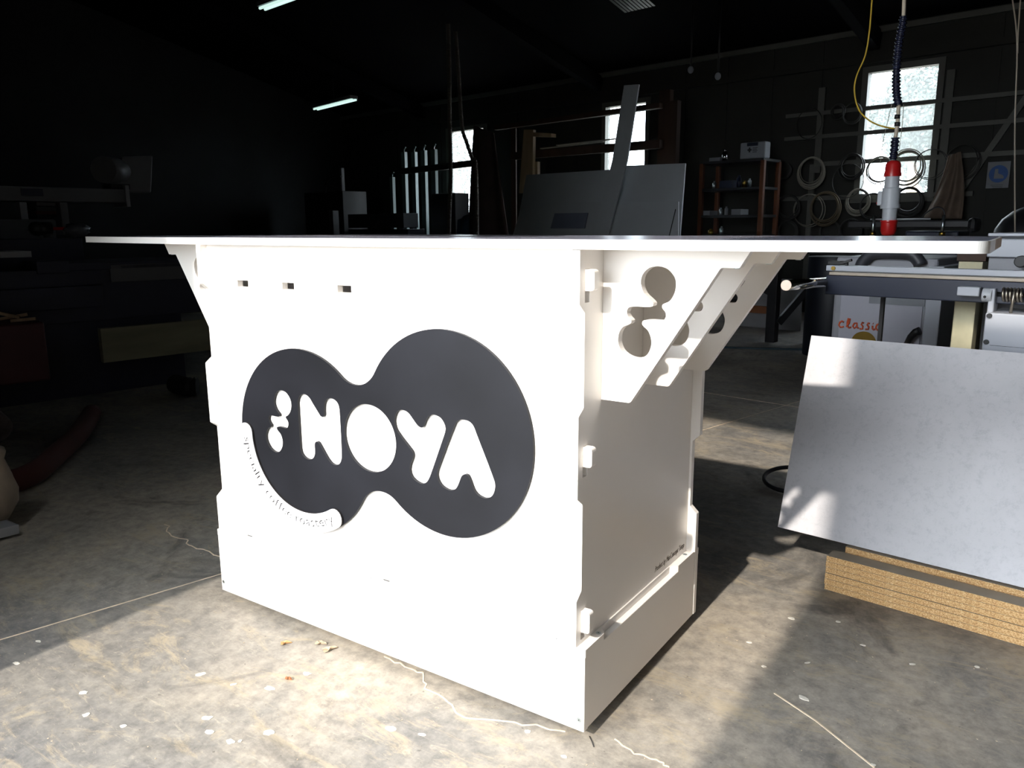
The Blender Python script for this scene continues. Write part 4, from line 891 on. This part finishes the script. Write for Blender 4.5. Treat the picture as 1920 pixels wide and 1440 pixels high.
# ribbed dust hoses, tarp, blue sheet
HS = lambda q, t: (lambda r_: B(r_[0], t, r_[1]))(PT(q, t))
tag(ribbed('dust_hose', spline([HS(q, 6.3) for q in ((840, 45), (842, 120), (843, 230), (845, 330), (842, 420), (838, 640))], 4), 0.028, M_duct, None, 0.02, 0.25, 10), 'straight ribbed dust hose hanging before the far left window', 'hose', 'ribbed dust hoses')
tag(ribbed('dust_hose', spline([HS(q, 6.6) for q in ((854, 60), (860, 140), (866, 235), (876, 270), (886, 300), (893, 330), (896, 600))], 4), 0.026, M_duct, None, 0.02, 0.25, 10), 'bent ribbed dust hose hanging before the far left window', 'hose', 'ribbed dust hoses')
def drape(q4, t, m, name, labl, cat, folds, depth, rows=12, cols=26):
    vs = []
    for j in range(rows + 1):
        f = j / rows; l = Vector(q4[0]).lerp(Vector(q4[3]), f); r = Vector(q4[1]).lerp(Vector(q4[2]), f)
        for i in range(cols + 1):
            g = i / cols; q = l.lerp(r, g); s, z = PT((q.x, q.y), t); vs.append(B(s, t + depth * math.sin(g * folds + f * 1.5) * (.4 + .6 * f), z))
    o_ = link(name, MB().add(vs, [(j * (cols + 1) + i, j * (cols + 1) + i + 1, (j + 1) * (cols + 1) + i + 1, (j + 1) * (cols + 1) + i) for j in range(rows) for i in range(cols)], 0, True), m)
    sd = o_.modifiers.new('solid', 'SOLIDIFY'); sd.thickness = 0.01
    return tag(o_, labl, cat)
drape([(888, 235), (930, 250), (985, 620), (860, 620)], 7.2, M_tarp, 'dust_sheet', 'dark brown dust sheet hanging beside the far left window', 'dust sheet', 11, 0.10)
drape([(858, 412), (878, 402), (884, 620), (840, 620)], 7.0, M_bluetarp, 'blue_sheet', 'blue plastic sheet heaped below the far left window', 'plastic sheet', 7, 0.06)
tag(link('black_box', MB().box(PT((808, 362), 7.4)[0], PT((853, 362), 7.4)[0], 7.4, 7.7, 0, PT((820, 363), 7.4)[1], B), M_rub, bevel=0.01), 'black box standing behind the straight dust hose', 'box')
for k, (px_, y0, y1, sx) in enumerate(((755, 285, 445, .05), (733, 332, 430, .04), (774, 285, 445, .05), (792, 282, 445, .055), (811, 280, 445, .055))):
    ta = 7.9
    a = PT((px_, y0), ta); 
    ob = link('metal_bar', MB().box(a[0] - sx, a[0] + sx, ta, ta + 0.06, 0.0, a[1], B).tube(spline([B(a[0], ta + .03, a[1]), B(a[0] + 0.01, ta + .03, a[1] + .05), B(a[0] + .05, ta + .03, a[1] + .08)]), .012, 6), M_cyan)
    tag(ob, ('tall pale metal bar left of the dust hoses, second from the left', 'shortest pale metal bar in the row left of the dust hoses', 'tall pale metal bar in the middle of the row', 'tall pale metal bar, second from the straight dust hose', 'tall pale metal bar next to the straight dust hose')[k], 'metal bar', 'pale metal bars standing in a row')
a, b = PT((750, 345), 7.8), PT((900, 300), 7.8)
tag(link('bar_rack', MB().bar(B(a[0], 7.8, PT((750, 322), 7.8)[1]), B(b[0], 7.8, PT((885, 306), 7.8)[1]), .05, .10), M_rub), 'dark slotted rail holding the pale metal bars', 'rail')

# lamps
for k, (q0, q1, z) in enumerate((((592, 206), (664, 188), 3.10), ((492, 18), (575, -12), 3.70))):
    a = on_plane(q0, EZ, z); b = on_plane(q1, EZ, z); d = (b - a).normalized()
    L_ = thing('ceiling_lamp', (a + b) / 2, ('lit fluorescent ceiling lamp far back near the left wall', 'lit fluorescent ceiling lamp nearer, cut by the top of the frame')[k], 'lamp', 'fluorescent ceiling lamps')
    sd_ = d.cross(EZ).normalized()
    link('housing', MB().bar(a + EZ * 0.05, b + EZ * 0.05, 0.14, 0.05), M_grey2, L_)
    for sgn_ in (-1, 1): link('tube', MB().cyl(a + sd_ * 0.035 * sgn_ + EZ * 0.008, b + sd_ * 0.035 * sgn_ + EZ * 0.008, 0.016, n=10), M_tube, L_)
    link('hanger', MB().cyl((a + b) / 2 + EZ * 0.07, Vector(((a + b) / 2).to_tuple()[:2] + (roofz(((a + b) / 2).dot(E2)) - 0.01,)), 0.006, n=6), M_rub, L_)
# ribbed translucent roof sheet
P = on_plane((1190, -18), EZ, 4.1); rs_ = MB()
for _ in range(8): P = on_plane((1190, -18), EZ, roofz(P.dot(E2)))
s, t = P.dot(E1), P.dot(E2)
for k in range(9): rs_.box(s - 0.22 + k * 0.05, s - 0.185 + k * 0.05, t - 0.5, t + 0.12, 0, 0.02, lambda a_, b_, c_: B(a_, b_, roofz(b_) - 0.05 + c_))
tag(link('roof_sheet', rs_, mat('green_roof_sheet', (.010, .028, .02, 1), .4)), 'faint green ribbed roof sheet between the roof beams', 'roof sheet')
for k, q in enumerate(((1295, 131), (1346, 143))):
    a = HS(q, 7.4); L2 = thing('lamp_reflection', a, ('white ball standing in for a lamp reflection, left of a pair', 'white ball standing in for a lamp reflection, right of a pair')[k], 'lamp', 'white balls standing in for lamp reflections')  # small lamp reflections modelled as hanging white balls
    link('glint_ball', MB().ball(a, 0.035, 1, 1, 1.2), M_paper, L2); link('rod', MB().cyl(a + EZ * 0.04, Vector((a.x, a.y, roofz(7.4) - 0.01)), 0.01), M_rub, L2)

# ================================================================== LEFT SIDE MACHINES (faces look towards the door side)
sL = -4.6
def PL(q, s=None): return PS(q, sL if s is None else s)
def lbox(q0, q1, s, dep, m, nm, par=None, bev=0.004, labl=None, cat=None, grp=None):
    a, b = PL(q0, s), PL(q1, s)
    o_ = link(nm, MB().box(s - dep, s, a[0], b[0], b[1], a[1], B), m, par, bev)
    if labl: tag(o_, labl, cat, grp)
    return o_
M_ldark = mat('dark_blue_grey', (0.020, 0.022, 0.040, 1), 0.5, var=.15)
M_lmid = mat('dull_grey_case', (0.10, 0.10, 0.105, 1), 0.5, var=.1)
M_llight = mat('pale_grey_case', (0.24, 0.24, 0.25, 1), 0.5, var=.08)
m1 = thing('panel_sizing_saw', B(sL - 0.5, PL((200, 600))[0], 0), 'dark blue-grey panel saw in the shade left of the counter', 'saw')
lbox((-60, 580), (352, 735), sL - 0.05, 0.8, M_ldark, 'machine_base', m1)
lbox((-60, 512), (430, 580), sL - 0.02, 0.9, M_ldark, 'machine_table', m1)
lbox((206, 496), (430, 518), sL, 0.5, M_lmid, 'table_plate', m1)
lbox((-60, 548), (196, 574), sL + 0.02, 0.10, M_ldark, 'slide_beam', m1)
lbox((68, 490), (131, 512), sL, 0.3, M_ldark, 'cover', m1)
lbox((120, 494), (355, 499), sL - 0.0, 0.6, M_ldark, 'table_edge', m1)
a, b = PL((188, 633), sL + 0.25), PL((430, 606), sL + 0.25)
lbox((188, 617), (440, 651), sL + 0.12, 0.05, mat('old_plank', (0.26, 0.24, 0.15, 1), .7, var=.25, scale=8, stretch=(1, .15, 1)), 'old_plank', None, 0.002, 'old greenish wooden plank fixed along the dark panel saw', 'plank')
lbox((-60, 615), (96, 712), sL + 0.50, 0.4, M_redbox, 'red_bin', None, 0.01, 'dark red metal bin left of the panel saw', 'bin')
for k, (q0, q1) in enumerate((((-10, 618), (54, 604)), ((0, 605), (35, 612)), ((20, 622), (60, 616)))):
    a, b = PL(q0, sL + 0.35), PL(q1, sL + 0.35)
    tag(link('wood_stick', MB().bar(B(sL + .28 + .05 * k, a[0], a[1] + .045 + .01 * k), B(sL + .34 + .05 * k, b[0], b[1] + .045 + .01 * k), .018, .016), M_wood), ('longest wooden offcut stick in the dark red bin', 'upper short offcut stick in the dark red bin', 'lower short offcut stick in the dark red bin')[k], 'stick', 'offcut sticks in the red bin')
# overhead beam machine
s2 = -5.6
m2 = thing('beam_saw', B(s2 - 0.4, PL((120, 400), s2)[0], 0), 'grey machine with a long horizontal pressure beam at the left edge', 'machine')
a, b = PL((-70, 366), s2), PL((235, 366), s2); zt, zb3 = PL((100, 351), s2)[1], PL((100, 378), s2)[1]
link('pressure_beam', MB().box(s2 - 0.25, s2, a[0], b[0], zb3, zt, B), M_lmid, m2, 0.006)
link('beam_end', MB().box(s2 - 0.26, s2 + 0.01, b[0] + 0.001, b[0] + 0.03, zb3 - 0.03, zt + 0.03, B), M_llight, m2, 0.003)
lbox((40, 353), (82, 368), s2 + 0.02, 0.018, M_ldark, 'control_strip', m2, 0.002)
lbox((36, 379), (54, 412), s2 - 0.02, 0.12, M_llight, 'column', m2); lbox((112, 379), (133, 440), s2 - 0.02, 0.15, M_lmid, 'column', m2)
lbox((-70, 411), (110, 480), s2 + 0.02, 0.5, M_lmid, 'drawer_case', m2)
for y in (413, 433, 452): lbox((-60, y), (106, y + 17), s2 + 0.03, 0.009, M_lmid, 'drawer', m2, 0.002)
link('leg', MB().box(s2 - 0.4, s2 - 0.3, PL((-60, 500), s2)[0], PL((100, 500), s2)[0], 0, PL((0, 480), s2)[1], B), M_ldark, m2)
for k, (y, m_) in enumerate(((379, M_paper), (388, M_lmid), (395, M_redbox), (402, M_ldark))):
    mm = [mat('folder_pale', (.14, .14, .15, 1), .6), mat('folder_grey', (.07, .07, .075, 1), .6), mat('folder_red', (.09, .025, .018, 1), .6), mat('folder_black', (.015, .015, .02, 1), .6)][k]
    lbox((68, y), (112, y + 7.5), s2 - 0.12, 0.25, mm, 'folder', None, 0.002, ('pale folder, topmost of the stack under the pressure beam', 'grey folder, second of the stack under the pressure beam', 'reddish folder, third of the stack under the pressure beam', 'black folder, lowest of the stack under the pressure beam')[k], 'folder', 'folders stacked under the pressure beam')
# blower on the beam
a = PL((205, 320), s2 - 0.1)
bl_ = thing('extraction_fan', B(s2 - 0.12, a[0], a[1] - 0.12), 'dark extraction fan with a round inlet standing on the pressure beam', 'fan')
link('inlet', MB().cyl(B(s2 + 0.0, a[0] - 0.08, a[1]), B(s2 - 0.2, a[0] + 0.14, a[1]), 0.10, n=24), M_lmid, bl_)
link('housing', MB().prism([(a[0] + 0.02, a[1] - 0.16), (a[0] + 0.30, a[1] - 0.16), (a[0] + 0.34, a[1] + 0.13), (a[0] + 0.10, a[1] + 0.11)], [], BTZ, s2 - 0.22, s2 - 0.08), M_lmid, bl_, 0.01)
link('motor_foot', MB().box(s2 - 0.22, s2 - 0.04, a[0] - 0.02, a[0] + 0.12, zt + 0.001, a[1] - 0.10, B), M_rub, bl_)
lbox((0, 472), (60, 482), sL + 0.1, 0.3, M_llight, 'pale_board', None, 0.002, 'pale board lying on the dark machine at the left edge', 'board')
# bag, tool
a = on_plane((144, 434), E1, -5.12) + EZ * 0.01
bgm = MB().ball(a, 0.075, 1.0, 1.1, .62, 18, 12, 0.2); tag(link('plastic_bag', bgm, M_bag), 'crumpled clear plastic bag just above the thin end of the countertop', 'bag')
a = on_plane((102, 432), E1, -5.22) + EZ * 0.012
tl_ = thing('hand_tool', a, 'small black hand tool with a red trigger beside the crumpled plastic bag', 'tool')
link('tool_body', MB().cyl(a - E2 * 0.10, a - E2 * 0.02, 0.045, n=16).ball(a - E2 * 0.11, 0.05), M_rub, tl_)
link('red_trigger', MB().bar(a - E2 * 0.01, a + E2 * 0.09, 0.03, 0.02), M_red, tl_)
link('grip', MB().bar(a - E2 * 0.06, a - E2 * 0.05 - EZ * 0.055, 0.035, 0.035), M_rub, tl_)
lbox((-70, 450), (160, 500), -5.1, 0.4, M_ldark, 'rear_worktop', m1, 0.004)
# flexible ribbed pipe and red hose on the floor
c0_ = [(*FP((372, 742)), .06), (*FP((352, 742)), .06), (*FP((330, 736)), .06)]
tag(ribbed('flexible_duct', spline(c0_, 5), 0.058, mat('duct_black', (.006,.006,.008,1), .7), None, 0.03, 0.2, 16), 'thick black ribbed duct lying on the floor beyond the counter', 'duct')
c1_ = [(*FP(q), .05) for q in ((175, 790), (150, 830), (110, 870), (70, 905), (20, 925), (-60, 930))]
tag(link('floor_hose', MB().tube(spline(c1_, 6), 0.05, 14), mat('rust_red_hose', (.05, .010, .006, 1), .9)), 'dull red hose curving over the dark floor at the left edge', 'hose')
# sack on a white trolley foot at the left edge
fx, fy = FP((0, 1042)); fx -= 0.19; 
tro = MB().box(-0.30, 0.055, -0.06, 0.10, 0.0, 0.035, lambda x, y, z: Vector((fx + x + y * .15, fy + 0.02 + y, z + 0.012)))
sk_c = Vector((fx - 0.085, fy + 0.10, 0.047))
tag(link('white_trolley_plate', tro, M_llight, bevel=0.003), 'white metal plate under the sack at the left edge', 'plate')
sk = MB(); prof = [(0, .02), (.0, .065), (.05, .092), (.10, .096), (.16, .082), (.22, .066), (.25, .078), (.28, .03), (.285, 0.005)]
nn = 26; vs_ = []
for z, r in prof:
    for k in range(nn):
        a = 2 * PI * k / nn; rr = r * (1 + .07 * math.sin(5 * a + z * 20)); vs_.append(sk_c + Vector((rr * math.cos(a), rr * .9 * math.sin(a), z)))
sk.add(vs_, [(j * nn + k, j * nn + (k + 1) % nn, (j + 1) * nn + (k + 1) % nn, (j + 1) * nn + k) for j in range(len(prof) - 1) for k in range(nn)], 0, True)
tag(link('sack', sk, M_sack), 'bulging tan cloth sack standing on the white plate', 'sack')
P = on_plane((-12, 800), E2, (sk_c.dot(E2)) + 0.35)
rl2 = MB().cyl(P - E1 * 0.12 + EZ * .02, P + E1 * 0.06 - EZ * .0, 0.075, n=24)
tag(link('tape_roll', rl2, mat('grey_brown_roll', (.11, .085, .075, 1), .8, var=.3, scale=30), bevel=0.01), 'grey-brown paper roll on its stand at the left edge', 'roll')
tag(link('roll_stand', MB().cyl(Vector((P.x, P.y, 0)), P - EZ * .082, 0.03, n=14), M_rub), 'black stand carrying the grey-brown paper roll', 'stand')

# dark cabinets and router along the back left
tK = 7.9
def kbox(q0, q1, t, dep, m, nm, par=None, bev=0.006, labl=None, cat=None, grp=None):
    a, b = PT(q0, t), PT(q1, t)
    z0 = 0.0 if q1[1] >= 438 else b[1]
    o_ = link(nm, MB().box(a[0], b[0], t, t + dep, z0, a[1], B), m, par, bev)
    if labl: tag(o_, labl, cat, grp)
    return o_
cn2 = thing('router_machine', B(PT((650, 430), 6.8)[0], 7.1, 0), 'dark router machine with a long grey gantry and curved hose in the back', 'machine')
kbox((652, 402), (757, 427), 6.8, 0.3, mat('gantry_grey', (.05, .055, .065, 1), .5), 'gantry', cn2); kbox((570, 362), (646, 445), 6.9, 0.5, M_rub, 'head', cn2)
kbox((636, 315), (642, 364), 6.9, 0.06, M_llight, 'mast', cn2); kbox((616, 395), (626, 445), 6.7, 0.12, M_lmid, 'control_box', cn2); kbox((640, 430), (765, 445), 7.0, 0.35, M_ldark, 'bed', cn2)
link('arched_hose', MB().tube(spline([HS(q, 6.85) for q in ((609, 362), (611, 345), (618, 334), (630, 330), (640, 331))]), 0.02, 8), M_rub, cn2)
lt = text_mesh('BSIDY', 0.16, 0.002)
a = PT((735, 420), 6.79)
link('gantry_letters', MB().add([B(a[0] + v.x, 6.797 - v.z, a[1] + v.y) for v in lt[0]], lt[1]), M_ldark, cn2)
kbox((386, 413), (485, 445), 7.6, 0.5, mat('teal_case', (.035, .055, .06, 1), .5), 'low_cabinet', None, 0.01, 'low teal-grey cabinet against the back left wall', 'cabinet')
kbox((372, 386), (700, 391), 8.3, 0.2, M_rub, 'wall_shelf', None, 0.002, 'long dark shelf fixed along the back left wall', 'shelf')
kbox((535, 400), (566, 445), 7.9, 0.4, M_ldark, 'dark_cabinet', None, 0.01, 'dark blue cabinet beside the low teal-grey one', 'cabinet')

# workbench legs seen under the brackets
tK2 = FP((1446, 641)); tb = Vector((*tK2, 0)).dot(E2); sb3 = Vector((*tK2, 0)).dot(E1)
wb = thing('workbench', B(sb3, tb + 0.3, 0), 'black splattered workbench with crossed braces behind the counter', 'workbench')
def zt_(y): return PT((1446, y), tb)[1]
link('leg', MB().box(sb3 - 0.045, sb3 + 0.045, tb - 0.045, tb + 0.045, 0, zt_(475), B), M_rub, wb, 0.003)
s9 = PT((1514, 630), tb + 0.2)[0]
link('leg', MB().box(s9 - 0.03, s9 + 0.03, tb + 0.2, tb + 0.26, 0, zt_(475), B), M_rub, wb, 0.003)
link('leg', MB().box(s9 + 0.55, s9 + 0.61, tb, tb + 0.06, 0, zt_(475), B), M_rub, wb, 0.003)
link('brace', MB().bar(B(sb3 + 0.05, tb + 0.02, zt_(605)), B(s9 - 0.03, tb + 0.22, zt_(540)), 0.04, 0.06), M_rub, wb)
link('brace', MB().bar(B(sb3 - 0.05, tb + 0.02, zt_(548)), B(sb3 - 0.6, tb + 0.02, zt_(500)), 0.04, 0.06), M_rub, wb)
link('benchtop', MB().box(sb3 - 0.9, s9 + 0.7, tb - 0.08, tb + 0.8, zt_(475), zt_(468), B), M_rub, wb, 0.004)
wr = link('wooden_edge', MB().box(s9 + 0.031, s9 + 0.05, tb + 0.19, tb + 0.27, 0.02, zt_(490), B), M_wood2, wb); wr['label'] = 'reddish-brown edge strip'
a, b = PT((1390, 520), tb + 0.9), PT((1500, 600), tb + 0.9)
wp = MB().box(a[0], b[0], tb + 0.9, tb + 0.93, 0.001, a[1], B)
tag(link('pale_sheet', wp, M_llight), 'pale panel standing on the floor behind the workbench', 'panel')
a, b = PT((1390, 568), tb + 0.88), PT((1440, 578), tb + 0.88)
tag(link('orange_plank', MB().box(a[0] - .1, b[0] + .1, tb + 0.85, tb + 0.899, PT((1400, 585), tb + 0.88)[1], PT((1400, 572), tb + 0.88)[1], B), mat('orange_wood', (.22, .08, .03, 1), .7)), 'reddish plank leaning at the foot of the pale panel', 'plank')
s, z = PT((1540, 560), tb - 0.6)
tag(link('blue_barrel', MB().cyl(B(s, tb - 0.4, 0), B(s, tb - 0.4, PT((1540, 480), tb - 0.4)[1]), 0.20, n=24), mat('barrel_dark', (.006,.008,.014,1), .5), bevel=0.006), 'dark navy barrel between the workbench and the grey cabinet', 'barrel')
bt_ = MB().tube([(*FP((1330, 652)), .006), (*FP((1420, 655)), .006), (*FP((1510, 657)), .006), (*FP((1700, 660)), .006)], 0.012, 6)
tag(link('floor_cable', bt_, mat('teal_cable', (.02, .045, .06, 1), .5)), 'thin blue cable lying across the dark floor near the workbench', 'cable')

# ================================================================== OUTSIDE TREES
random.seed(21)
for k, (q, t, h, r, labl) in enumerate((((1712, 240), 16, 4.0, 0.85, 'leafy tree outside the right-hand window'), ((1745, 330), 20, 3.6, 0.9, 'low bush outside the right-hand window, behind the tree'), ((860, 330), 20, 6.0, 3.0, 'leafy tree outside the far left window'), ((1180, 330), 24, 2.2, 2.0, 'distant bush outside the middle window'))):
    s, _ = PT(q, t); tr = thing('tree', B(s, t, 0), labl, 'tree', 'trees outside the windows')
    link('trunk', MB().tube([B(s, t, 0), B(s + .1, t, h * .4), B(s, t, h * .7)], [.16, .12, .05], 8), M_bark, tr)
    mb = MB()
    for i in range(9000 if k != 3 else 2500):
        while True:
            v = Vector((random.uniform(-1, 1), random.uniform(-1, 1), random.uniform(-1, 1)))
            if 0.2 < v.length < 1: break
        lob = 1 + 0.25 * math.sin(v.x * 7 + k) * math.cos(v.z * 6)
        c = B(s, t, h - r * 0.95) + Vector((v.x * r, v.y * r, v.z * r)) * lob
        a = Vector((random.uniform(-1, 1), random.uniform(-1, 1), random.uniform(-1, 1))).normalized(); b = a.cross(Vector((0.3, 0.9, 0.2))).normalized(); sz = random.uniform(.03, .07) * (0.6 + r * .25)
        mb.add([c - a * sz, c + b * sz * .5, c + a * sz, c - b * sz * .5], [(0, 1, 2, 3)])
    link('foliage', mb, M_leaf, tr)
